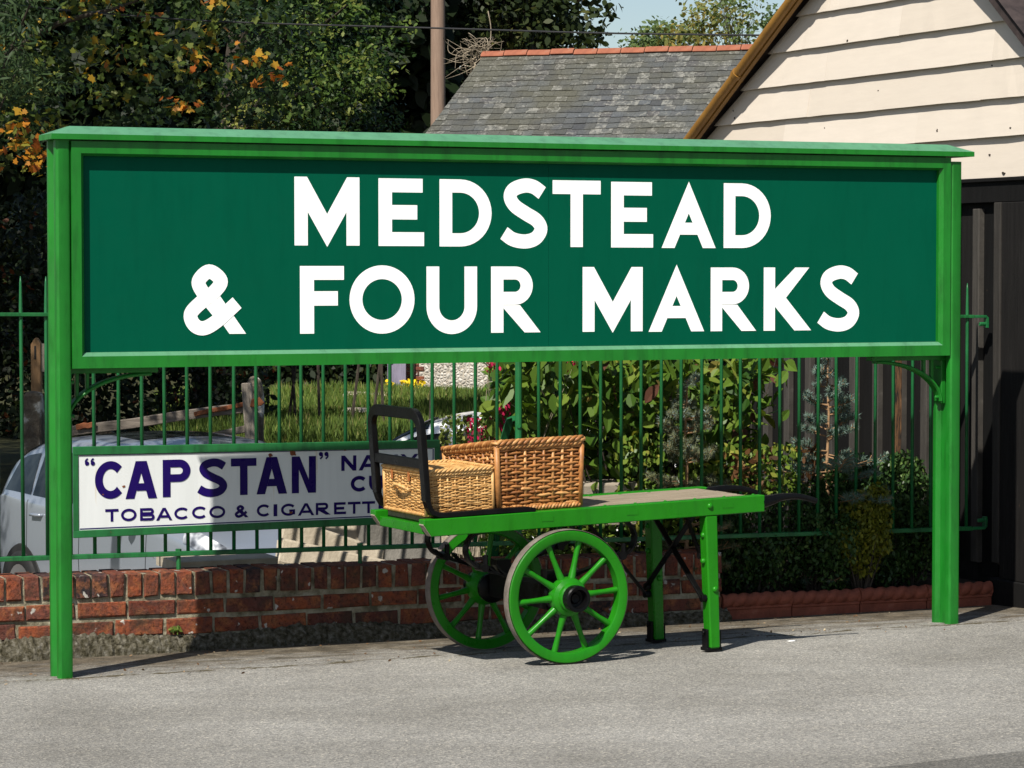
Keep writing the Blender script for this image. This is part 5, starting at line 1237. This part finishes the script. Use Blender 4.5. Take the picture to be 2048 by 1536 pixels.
# ================================================================== plants of the bed
def fw_(px, py, d): p = FN.loc(px, py, d); return FN.world(p.x, d, p.z)
def plant(name, label, px, d, cat='shrub', **k):
    b_ = FN.loc(px, 1100, d); return empty(name, FN.world(b_.x, d, .05), 0, label=label, cat=cat, **k)
camv = np.array((-.15, -1, .45))
def scatter(n, boxes):
    out = []
    for px0, px1, py0, py1, d0, d1, wgt in boxes:
        for _ in range(int(n*wgt)):
            out.append(fw_(rg.uniform(px0, px1), rg.uniform(py0, py1), rg.uniform(d0, d1)))
    return np.array(out)
def leaves_at(name, root, P, size, tmpl, mat, rn=None, spread=.8, sv=.3, bias=camv, droop=True):
    P = P-np.array(root.location); n = len(P); nn = RNG.normal(size=(n, 3))*spread+bias
    up = None
    if droop: up = RNG.normal(size=(n, 3))*.7+np.array((0, -.3, -.6)); up = -up*1
    return leaf_obj(name, P, nn, size*(1+RNG.uniform(-sv, sv, n)), tmpl, RNG.uniform(0, 1, n) if rn is None else rn, mat, root, up)
def stems(root, tips, r0, mat, foot_spread=.15):
    mb = MB()
    for tp in tips:
        tp = Vector(tp)-Vector(root.location); f = Vector((tp.x*.45+rg.uniform(-foot_spread, foot_spread), tp.y*.4+rg.uniform(-.08, .08), 0)); m_ = f.lerp(tp, .55)+Vector((rg.uniform(-.04, .04), rg.uniform(-.04, .04), .06))
        q = spline([f, m_, tp], 5); mb.tube(q, [r0*(1-.7*i/(len(q)-1)) for i in range(len(q))], 5, caps=False)
    mb.build('stem', mat, root, smooth=True)
rg.seed(31)
T_BIG = np.array([(0, -.5, 0), (.13, -.38, .03), (.25, -.15, .07), (.25, .08, .07), (.13, .32, .02), (0, .5, -.07), (0, .1, -.01), (0, -.25, .0)]); T_BIG2 = T_BIG*np.array((-1, 1, 1))
def big_leaves(name, root, P, size, mat, rn):
    """broad leaves folded along the midrib: two halves of each leaf meet at the rib"""
    n = len(P); P = P-np.array(root.location); nn = RNG.normal(size=(n, 3))*.75+np.array((-.1, -.6, .75)); up = -(RNG.normal(size=(n, 3))*.55+np.array((0, .25, .75)))*1
    sz = size*(1+RNG.uniform(-.4, .3, n))
    a = leaf_obj(name, np.concatenate([P, P]), np.concatenate([nn, nn]), 1, T_BIG, np.concatenate([rn, rn]), mat, root, np.concatenate([up, up]))
    # second half mirrored: rebuild coordinates directly
    nrm = nn/np.linalg.norm(nn, axis=1, keepdims=True); u = up-nrm*(up*nrm).sum(1, keepdims=True); u /= np.linalg.norm(u, axis=1, keepdims=True); s_ = np.cross(u, nrm)
    V = []
    for T_ in (T_BIG, T_BIG2): V.append(P[:, None]+sz[:, None, None]*(T_[None, :, :1]*s_[:, None]+T_[None, :, 1:2]*u[:, None]+T_[None, :, 2:]*nrm[:, None]))
    a.data.vertices.foreach_set('co', np.concatenate(V).reshape(-1)); a.data.update(); return a
sh = plant('broad_leaved_shrub', 'tall shrub with broad light green leaves behind the railings', 1270, .62)
P = []
for px, py, sx_, sy_, n_ in ((1040, 760, 42, 40, 130), (1110, 830, 60, 50, 150), (1190, 760, 60, 38, 170), (1230, 870, 40, 70, 120), (1330, 770, 60, 45, 190), (1290, 850, 55, 45, 120), (1430, 790, 50, 50, 150), (1500, 745, 34, 26, 70), (1470, 860, 28, 40, 50), (1400, 900, 50, 40, 60), (1010, 850, 24, 40, 50), (1235, 950, 26, 30, 34)):
    for _ in range(int(n_*1.3)): P.append(fw_(max(968+12*rg.random(), rg.gauss(px, sx_)), min(1005, rg.gauss(py, sy_)), rg.uniform(.28, 1.15)))
for px, py in ((1545, 805), (1568, 832), (1530, 815), (1555, 790), (1510, 800)): P.append(fw_(px, py, .4))
P = np.array(P)
rn = np.clip(RNG.normal(.45, .27, len(P)), 0, 1)
big_leaves('foliage', sh, P, .108, M['shrub'], rn); stems(sh, P[::38], .007, M['red_leaf'] if False else M['bark'], .25)
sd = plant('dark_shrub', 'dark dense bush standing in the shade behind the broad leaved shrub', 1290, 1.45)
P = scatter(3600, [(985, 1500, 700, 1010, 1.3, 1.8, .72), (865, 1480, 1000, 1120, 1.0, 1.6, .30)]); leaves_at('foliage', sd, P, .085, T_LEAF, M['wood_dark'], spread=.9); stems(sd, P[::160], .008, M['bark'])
lo = plant('leafy_ground_plant', 'low pale green leafy plant between the two small spruces', 1440, .40, 'plant')
P = scatter(1300, [(1230, 1340, 870, 1010, .25, .6, .4), (1360, 1600, 890, 1010, .2, .6, .9), (960, 1300, 1015, 1110, .25, .6, .9), (1300, 1450, 1010, 1090, .2, .5, .3)]); leaves_at('foliage', lo, P, .042, T_LEAF, M['shrub'], np.clip(RNG.normal(.62, .22, len(P)), 0, .94)); stems(lo, P[::40], .003, M['bark'])
rdp = plant('red_leaved_plant', 'bronze red leaved plant at the foot of the spruces', 1540, .32, 'plant')
P = scatter(130, [(1440, 1560, 900, 980, .15, .45, .5), (1590, 1640, 880, 960, .15, .35, .35), (1470, 1500, 890, 960, .1, .2, .15)]); leaves_at('foliage', rdp, P, .05, T_LANCE*np.array((2, 1, 1)), M['red_leaf']); stems(rdp, P[::12], .003, M['bark'])
fu = plant('fuchsia', 'fuchsia with hanging crimson flowers beside the railing post', 985, .42, 'flowering shrub')
Pall = []
for bx_ in [(935, 975, 838, 888, .3, .6, .3), (975, 1015, 838, 885, .3, .6, .28), (985, 1020, 800, 845, .3, .55, .2), (1130, 1170, 725, 745, .3, .5, .1), (975, 1000, 720, 745, .3, .5, .12)]:
    P = scatter(330, [bx_]); Pall.append(P); Pl = P-np.array(fu.location); leaf_obj('flower_cluster', Pl, RNG.normal(size=(len(P), 3))+camv, .028*(1+RNG.uniform(-.3, .3, len(P))), T_LANCE*np.array((2.2, 1, 1)), RNG.uniform(0, 1, len(P)), M['fuchsia'], fu, RNG.normal(size=(len(P), 3))*.25+np.array((0, 0, 1)))
P = np.concatenate(Pall)
P2 = scatter(360, [(880, 1015, 830, 890, .3, .7, 1)]); leaves_at('foliage', fu, P2, .03, T_LEAF, M['ivy'], np.clip(RNG.normal(.3, .2, len(P2)), 0, 1)); stems(fu, np.concatenate([P[::8], P2[::12]]), .0025, M['pale_bark'])
def spruce(name, label, px, py_top, d, wpx, mat, sparse, seed, levels=9):
    rg.seed(seed); b_ = FN.loc(px, 1040, d); tp = FN.loc(px, py_top, d); H = tp.z-.05; root = empty(name, FN.world(b_.x, d, .05), 0, label=label, cat='conifer'); Lm = wpx/2/FOC*14.6
    mb = MB(); mb.tube([(rg.uniform(-.006, .006), 0, H*i/8) for i in range(9)], [.014*(1-.75*i/8) for i in range(9)], 8)
    P, U, Rr, S_ = [], [], [], []
    for k in range(levels):
        t = (k+.6)/levels; z = H*t; nb = 7 if k < levels-1 else 4; L_ = Lm*(1-t)**.75*(1 if not sparse else 1.25 if k in (3, 4) else (.75 if k > 4 else .6))+.035
        for j in range(nb):
            a = 2*math.pi*(j+rg.random()*.7)/nb; z = H*t+rg.uniform(-.05, .05)*H; L_ *= 1; Lb = L_*rg.uniform(.6, 1.1); dr = Vector((math.cos(a), math.sin(a), rg.uniform(.0, .3) if t < .6 else .5)); pth = [Vector((0, 0, z))+dr*(Lb*u)+Vector((0, 0, .16*Lb*u*u-.05*u)) for u in (0, .35, .7, 1)]
            mb.tube(pth, [.0055, .004, .003, .0022], 5, caps=False)
            twigs = [(pth, .45 if sparse else .2)]
            for u in (.4, .55, .7, .85):
                for sg in (-1, 1):
                    p0 = pth[0].lerp(pth[-1], u); sd_ = Vector((-dr.y, dr.x, 0))*sg; e_ = p0+(dr*.6+sd_*.7).normalized()*Lb*.42*(1.2-u)+Vector((0, 0, rg.uniform(-.005, .03))); mb.tube([p0, p0.lerp(e_, .5), e_], [.003, .0022, .0018], 4, caps=False); twigs.append(([p0, p0.lerp(e_, .5), e_], .25))
            for tw, u0 in twigs:
                if rg.random() < ((.6 if k < 3 else .3) if sparse else (.45 if t < .5 else .1)): continue
                Lt = (tw[-1]-tw[0]).length; nn_ = int(Lt*(900 if sparse else 1100))+14
                for _ in range(nn_):
                    u = u0+(1-u0)*rg.random(); p = tw[0].lerp(tw[-1], u); dd = (tw[-1]-tw[0]).normalized(); P.append(p); o_ = Vector((rg.gauss(0, 1), rg.gauss(0, 1), rg.gauss(0, 1))); o_ = (o_-dd*o_.dot(dd)).normalized(); U.append((o_*.9+dd*.55).normalized()); Rr.append(min(1, .25+.5*t+rg.gauss(0, .2))); S_.append(rg.uniform(.020, .034))
    for _ in range(140): P.append(Vector((0, 0, H*(1-.16*rg.random())))); o_ = Vector((rg.gauss(0, 1), rg.gauss(0, 1), 1.2)); U.append(o_.normalized()); Rr.append(.8); S_.append(.024)
    mb.build('trunk', M['spruce_bark'], root, smooth=True)
    U = np.array([tuple(u) for u in U]); leaf_obj('needles', np.array([tuple(p) for p in P]), RNG.normal(size=(len(P), 3)), np.array(S_), T_NEEDLE*np.array((1.7, 1, 1)), Rr, mat, root, U)
    return root
spruce('young_spruce', 'small greyish spruce with drying brown lower branches', 1372, 762, .22, 260, M['spruce_dry'], False, 5)
# bluish fresh tip of that spruce is part of the second kind of needle
spruce('young_spruce', 'taller sparse blue spruce with bare orange brown twigs by the dark barn', 1655, 708, .22, 330, M['spruce'], True, 9, 10)
def box_shrub(label, px, py, d, rx, ry, rz, n, mat, size=.026, name='box_shrub', group='box shrubs in the flower bed'):
    c = fw_(px, py, d); root = empty(name, (c.x, c.y, .03), 0, label=label, cat='shrub', group=group)
    sub_ = [(0, 0, 0, .62)]+[(rg.uniform(-.75, .75)*rx, rg.uniform(-.5, .5)*ry, rg.uniform(-.55, .72)*rz, rg.uniform(.30, .48)) for _ in range(9)]; ws = np.array([c_[3]**2 for c_ in sub_]); ws /= ws.sum(); qs_ = []
    for (a_, b_, c_, f_), w_ in zip(sub_, ws): qs_.append(ball(int(n*w_)+1, (rx*f_*1.25, ry*f_*1.2, rz*f_*1.15), .35)+np.array((a_, b_, c_)))
    q = np.concatenate(qs_)[:n]; n = len(q); P = q+np.array((0, 0, c.z-.03)); P[:, 2] = np.maximum(P[:, 2], .02)
    # leaves sit in upright sprigs
    nn = RNG.normal(size=(n, 3))*.7+q/np.array((rx, ry, rz))*.6; up = RNG.normal(size=(n, 3))*.5+np.array((0, -.15, 1.0))
    leaf_obj('foliage', P, nn, size*(1+RNG.uniform(-.35, .35, n)), T_LEAF, np.clip(RNG.normal(.4, .25, n), 0, 1), mat, root, up)
    sp_, su = [], []
    mb = MB()
    for k in range(26):
        tpt = P[rg.randrange(n)]; mb.tube([(tpt[0]*.2, tpt[1]*.2, 0), (tpt[0]*.6, tpt[1]*.6, tpt[2]*.5), tuple(tpt)], [.006, .004, .002], 4, caps=False)
    mb.build('stem', M['bark'], root)
    return root
rg.seed(77)
box_shrub('low dark box shrub at the end of the brick wall beside the trolley leg', 1510, 1085, .13, .24, .2, .32, 6500, M['box'])
box_shrub('dark box shrub under the trolley handle left of the golden bush', 1628, 1075, .12, .22, .19, .33, 6500, M['box'])
box_shrub('golden green shrub glowing between dark box shrubs', 1722, 1080, -.01, .17, .13, .29, 5200, M['golden'], .026, 'golden_shrub', None)
box_shrub('dark box shrub low behind the edging beside the right sign post', 1825, 1095, .15, .22, .2, .27, 5200, M['box'])
box_shrub('lowest dark box shrub squeezed between the golden bush and the right sign post', 1775, 1120, .12, .14, .14, .2, 2600, M['box'])
box_shrub('tallest green box shrub against the tarred barn boards', 1800, 985, .35, .26, .22, .32, 7000, M['box'])
box_shrub('rounded box shrub in the middle between the sparse spruce and the barn', 1690, 1010, .30, .2, .18, .22, 3600, M['box'])

p = W.world(W.loc(352, 1256, -.02).x, -.012, W.loc(352, 1256, -.02).z-.015); r_ = empty('weed', p, 0, label='tiny weed growing from a brick joint beside the shadow edge', cat='weed'); n = 36
q = RNG.normal(size=(n, 3))*np.array((.014, .006, .006)); q[:, 2] = np.abs(q[:, 2])
leaf_obj('leaves', q, RNG.normal(size=(n, 3))*.6+np.array((0, -.8, .3)), .022*(1+RNG.uniform(-.4, .3, n)), T_LEAF+np.array((0, .5, 0)), RNG.uniform(.2, .9, n), M['grass'], r_, RNG.normal(size=(n, 3))*.7+np.array((0, -.2, .7)))
# ================================================================== litter on the platform
rg.seed(13); P, Rr, S_ = [], [], []
for _ in range(420):
    x = rg.uniform(-1.2, 4.6); y = rg.choice([rg.gauss(.72, .07), rg.gauss(.02, .07), rg.uniform(-.3, .8)]); p = SG.world(x, min(y, .80), 0); P.append((p.x, p.y, gz(p.x, p.y)+.005)); Rr.append(rg.random()); S_.append(rg.uniform(.006, .02))
for _ in range(26):
    p = ground(1500+rg.gauss(0, 14), 1224+rg.gauss(0, 4)); P.append((p.x, p.y, p.z+.008)); Rr.append(rg.uniform(0, .6)); S_.append(rg.uniform(.02, .035))
n = len(P); lm = leafmat('dry_leaf', [(0, (.05, .025, .012)), (.6, (.14, .075, .035)), (1, (.36, .30, .2))], trans=0)
lo_ = leaf_obj('leaf_litter', P, RNG.normal(size=(n, 3))*.35+np.array((0, 0, 1)), np.array(S_), T_LEAF, Rr, lm); tag(lo_, 'scattered dry leaf scraps and grit on the tarmac', 'leaf litter', None, 'stuff')
p = ground(1583, 1283); mb = MB(); mb.tube([Vector((-.022, 0, .004)), Vector((-.008, -.010, .006)), Vector((.010, -.004, .007)), Vector((.024, .016, .005))], [.001, .006, .0055, .001], 6, flat=None)
o_ = mb.build('feather', M['feather'], loc=p, smooth=True); o_.scale.z = .5; tag(o_, 'small curved white feather lying on the tarmac', 'feather')

# ================================================================== trees and hedges beyond
rg.seed(41)
def cl(px, py, Y, r, col): return (tuple(at(px, py, Y)), r, col)
syc = []
for px, py, sx_, sy_, n_, v_ in ((375, 115, 16, 12, 5, .86), (500, 132, 30, 18, 9, .85), (355, 215, 16, 8, 4, .86), (425, 6, 14, 8, 4, .80), (40, 285, 38, 32, 22, .87), (260, 40, 70, 40, 16, .68), (430, 60, 60, 40, 18, .70), (330, 100, 70, 30, 12, .68), (90, 60, 40, 30, 8, .62)):
    for _ in range(n_): syc.append(cl(rg.gauss(px, sx_), rg.gauss(py, sy_), rg.uniform(19.1, 19.8), rg.uniform(.05, .12), v_+rg.gauss(0, .05)))  # yellow-green front clumps coloured as if sunlit; orange ones are autumn leaves
for _ in range(64): syc.append(((rg.uniform(-6.2, -2.2), rg.uniform(17.6, 19.6), rg.uniform(4.0, 5.6)), rg.uniform(.3, .5), .35))  # unseen overhead clumps, added to dapple the front leaves with shade
for _ in range(140):
    px, py, Y = rg.uniform(-60, 570), rg.uniform(-200, 330), rg.uniform(20.2, 24.5); syc.append(cl(px, py, Y, rg.uniform(.20, .42), rg.choice([.12, .15, .2, .3, .62])+rg.gauss(0, .06)))  # dark and bright clump tones imitate shaded and sunlit leaves
for _ in range(130): syc.append(((rg.uniform(-9.5, -6.4), rg.uniform(17.6, 22.0), rg.uniform(4.9, 8)), rg.uniform(.5, .75), rg.gauss(.35, .12)))  # unseen clumps off to the left, added to shade the bank
for _ in range(200): syc.append((((rg.uniform(-10.0, -4.7)), rg.uniform(22.6, 28), rg.uniform(4.7, 8.8)), rg.uniform(.5, .8), rg.gauss(.35, .12)))  # unseen high canopy, added to shade the hedge
def per_clump(): return 130
tree('sycamore_tree', 'sycamore at the left with big lobed leaves turning orange in patches', (-5.3, 24.2, -.4), 8.5, .20, syc, 560, .060, T_MAPLE, M['maple'], M['bark'], nlimb=3, lean=(.6, 0))
RNG = np.random.default_rng(70)
for _ in range(0): pass
wil = [cl(rg.uniform(-70, 90), rg.uniform(-90, 190), rg.uniform(17.2, 18.6), rg.uniform(.12, .26), rg.gauss(.45, .2)) for _ in range(46)]
tree('willow_tree', 'tree with long narrow drooping leaves at the top left edge', (-3.75, 18.2, -1.1), 6.0, .10, wil, 1100, .075, T_LANCE, M['willow'], M['bark'], lean=(.4, 0), nlimb=10)
oak = []
for _ in range(230): oak.append(cl(rg.uniform(470, 790), rg.uniform(-230, 260), rg.uniform(29.4, 33), rg.uniform(.20, .45), rg.gauss(.16, .12)))
for _ in range(75): oak.append(cl(rg.choice([rg.gauss(670, 30), rg.gauss(600, 60), rg.gauss(740, 30), rg.uniform(520, 820)]), rg.choice([rg.gauss(160, 25), rg.gauss(40, 40), rg.gauss(110, 70)]), rg.uniform(28.2, 28.9), rg.uniform(.10, .24), rg.gauss(.78, .14)))  # sunlight painted into brighter front clumps over the darkened rest
for _ in range(50): oak.append(((rg.uniform(-3.4, -1.4), rg.uniform(29, 35), rg.uniform(5.5, 10)), rg.uniform(.5, .8), rg.gauss(.4, .15)))
tree('oak_tree', 'oak with small bright green leaf clusters over dark shade left of the pole', (-3.4, 32, -.2), 9.5, .25, oak, 720, .062, T_OAK, M['oak'], M['bark'], nlimb=10, lean=(1.2, 0))
bee = []
for _ in range(260):
    px = rg.uniform(740, 1165); lim = 108-.10*max(0, px-1000)*.5; bee.append(cl(px, rg.uniform(-420, lim), rg.uniform(62, 70), rg.uniform(.5, 1.0), rg.gauss(.42, .2)))
for px, py in ((1195, 55), (1205, 20), (1180, 85), (1215, 34), (1200, -10), (1165, 95), (1222, 8), (1190, 30), (1175, 60)): bee.append(cl(px, py, 62, .30, .55))
tree('beech_tree', 'dark spreading beech whose branch ends hang over the slate roof ridge', (0.2, 66, -.9), 15, .5, bee, 120, .20, T_LEAF, M['beech'], M['bark'], nlimb=30)
RNG = np.random.default_rng(71)
def fartree(label, foot, pts, col, seed, Y, per=26, nl=30, height=None):
    rg.seed(seed); c_ = []
    for px, py, sx_, sy_, n_ in pts:
        for _ in range(n_): c_.append(cl(px+rg.gauss(0, sx_), py+rg.gauss(0, sy_), Y+rg.uniform(-2, 2), rg.uniform(.32, .72), col+rg.gauss(0, .14)))
    f = at(foot, 600, Y); return tree('distant_tree', label, (f.x, Y, -1.2), height or 8.4, .11, c_, per*2.6, .17, T_LEAF, M['far_leaf'], M['bark'], group='trees beyond the cottage roof', nlimb=nl)
fartree('rounded green distant tree just left in the patch of sky', 1300, [(1310, 72, 22, 16, 40), (1290, 98, 24, 8, 22)], .28, 1, 92)
fartree('yellowish green distant tree in the middle of the patch of sky', 1390, [(1385, 70, 34, 14, 60), (1430, 36, 34, 18, 44)], .72, 2, 88, 17)
fartree('tall airy distant tree with bare limbs near the barn verge', 1475, [(1455, -4, 26, 14, 24), (1488, 72, 16, 14, 22), (1500, 20, 10, 20, 8)], .5, 3, 84, 12)
fartree('small dark green distant treetop touching the barn verge', 1550, [(1548, 34, 10, 14, 18), (1560, 62, 12, 10, 14)], .22, 4, 86, 16)
# bare scrub sprawling over the end of the roof ridge
rs = at(975, 118, 50.8); br = empty('bare_shrub', (rs.x-.5, rs.y+.8, -.5), 0, label='leafless pale twigs sprawling over the left end of the roof ridge', cat='shrub'); mb = MB(); rg.seed(6)
bo = Vector(br.location)
mb.tube([(0, 0, 0), (.1, 0, 3), (.45, -.2, rs.z-bo.z)], [.05, .04, .02], 6)
for _ in range(70):
    s_ = at(rg.gauss(962, 14), rg.gauss(118, 12), 50.3)-bo; e_ = at(rg.choice([rg.uniform(885, 960), rg.uniform(960, 1010)]), rg.uniform(70, 165), 50+rg.uniform(-.3, .6))-bo; m_ = s_.lerp(e_, .5)+Vector((rg.uniform(-.2, .2), 0, rg.uniform(-.1, .2)))
    mb.tube(spline([s_, m_, e_], 4), [.014*(1-.8*i/8) for i in range(9)], 4, caps=False)
mb.tube(spline([at(978, 110, 50.4)-bo, at(982, 60, 50.4)-bo, at(976, 22, 50.4)-bo], 4), .012, 4); mb.build('branches', M['pale_bark'], br, smooth=True)
iv = [cl(rg.gauss(525, 38), rg.gauss(235, 28), rg.uniform(30.2, 31.3), rg.uniform(.12, .26), rg.gauss(.55, .25)) for _ in range(60)]
tree('ivy_bush', 'pale yellow green flowering ivy above the left part of the sign cap', (-3.2, 31, -.1), 3.1, .09, iv, 520, .06, T_LEAF, M['ivy'], M['pale_bark'], cat='shrub', nlimb=22)
# hedge and woodland
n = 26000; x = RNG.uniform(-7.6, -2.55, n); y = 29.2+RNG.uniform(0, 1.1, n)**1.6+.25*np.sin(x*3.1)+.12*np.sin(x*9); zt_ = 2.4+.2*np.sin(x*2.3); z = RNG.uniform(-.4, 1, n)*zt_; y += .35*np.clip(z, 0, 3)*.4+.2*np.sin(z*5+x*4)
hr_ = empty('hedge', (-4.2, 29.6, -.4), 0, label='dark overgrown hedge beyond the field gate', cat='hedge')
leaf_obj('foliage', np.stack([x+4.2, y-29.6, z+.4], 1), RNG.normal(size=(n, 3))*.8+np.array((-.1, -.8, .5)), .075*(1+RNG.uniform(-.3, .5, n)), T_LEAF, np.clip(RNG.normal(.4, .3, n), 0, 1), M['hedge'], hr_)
mb = MB()
for k in range(30): xx = -3.3+6.6*k/29; mb.tube([(xx, .3, -.3), (xx+rg.uniform(-.2, .2), .5, 1.2), (xx+rg.uniform(-.3, .3), .3, 2.4)], [.02, .015, .006], 5)
mb.build('stem', M['bark'], hr_)
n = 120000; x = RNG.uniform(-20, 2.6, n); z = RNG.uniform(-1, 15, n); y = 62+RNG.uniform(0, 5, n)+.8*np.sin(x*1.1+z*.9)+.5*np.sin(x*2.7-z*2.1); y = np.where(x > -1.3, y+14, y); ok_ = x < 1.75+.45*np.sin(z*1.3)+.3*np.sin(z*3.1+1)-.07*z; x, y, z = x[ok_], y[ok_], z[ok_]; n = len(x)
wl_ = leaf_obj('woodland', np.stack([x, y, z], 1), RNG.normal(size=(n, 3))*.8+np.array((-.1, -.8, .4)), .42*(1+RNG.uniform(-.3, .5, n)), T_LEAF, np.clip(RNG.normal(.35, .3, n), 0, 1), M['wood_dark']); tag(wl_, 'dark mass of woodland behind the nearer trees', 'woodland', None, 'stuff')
n = 9000; x = RNG.uniform(-5.2, -1.75, n); z = RNG.uniform(-.9, 2.2, n); y = 50+RNG.uniform(0, 1.5, n)+.4*np.sin(x*2.2+z)
db_ = empty('dark_bush', (-3.4, 50.5, -.9), 0, label='dark leafy bank of bushes at the far side of the lawn', cat='hedge')
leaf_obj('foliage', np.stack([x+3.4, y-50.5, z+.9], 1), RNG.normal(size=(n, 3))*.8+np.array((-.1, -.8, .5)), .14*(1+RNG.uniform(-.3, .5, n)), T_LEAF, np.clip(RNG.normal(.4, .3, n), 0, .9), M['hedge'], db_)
mb = MB()
for k in range(16): xx = -1.7+3.4*k/15; mb.tube([(xx, .8, 0), (xx+rg.uniform(-.2, .2), .9, 1.5), (xx+rg.uniform(-.3, .3), .8, 2.9)], [.04, .03, .01], 5)
mb.build('stem', M['bark'], db_)
# grass on the bank
n = 52000; x = RNG.uniform(-3.4, .6, n); y = 24.0+RNG.uniform(0, 1, n)**1.25*21; x = x*(y/27)
z = np.array([bank_z(a_, b_) for a_, b_ in zip(x, y)]); patchy = .5+.35*np.sin(x*2.2+y*.7)*np.sin(y*.9-x)
gr_ = leaf_obj('grass', np.stack([x, y, z], 1), RNG.normal(size=(n, 3))*.4+np.array((0, -1, .15)), .15*(1+RNG.uniform(-.5, .6, n)), T_BLADE*np.array((1.3, 1, 1)), np.clip(RNG.normal(.45, .25, n)+.25*(patchy-.5), 0, 1), M['grass'], None, RNG.normal(size=(n, 3))*.35+np.array((0, 0, 1))); tag(gr_, 'rough green grass on the bank beyond the yard', 'grass', None, 'stuff')
yf = at(815, 800, 45.8); yr = empty('yellow_flowers', (yf.x, yf.y, bank_z(yf.x, 45.8)-.02), 0, label='clump of yellow flowers at the foot of the brick quoin', cat='flowers')
for mx_, sd_, n_ in ((829, 8, 60), (811, 10, 50), (776, 5, 30)):
    P = [tuple(at(rg.gauss(mx_, sd_), rg.gauss(776, 8), 45.7+rg.uniform(-.2, .2))-Vector(yr.location)) for _ in range(n_)]
    leaf_obj('flower_cluster', P, RNG.normal(size=(len(P), 3))*.5+camv, .075, T_LEAF*np.array((1.6, .9, 1)), RNG.uniform(0, 1, len(P)), M['yellow_flower'], yr)
P2 = [tuple(at(rg.gauss(812, 14), rg.uniform(775, 806), 45.8+rg.uniform(-.2, .2))-Vector(yr.location)) for _ in range(300)]
leaf_obj('foliage', P2, RNG.normal(size=(300, 3))*.8+camv, .09, T_LEAF, RNG.uniform(0, .6, 300), M['hedge'], yr)
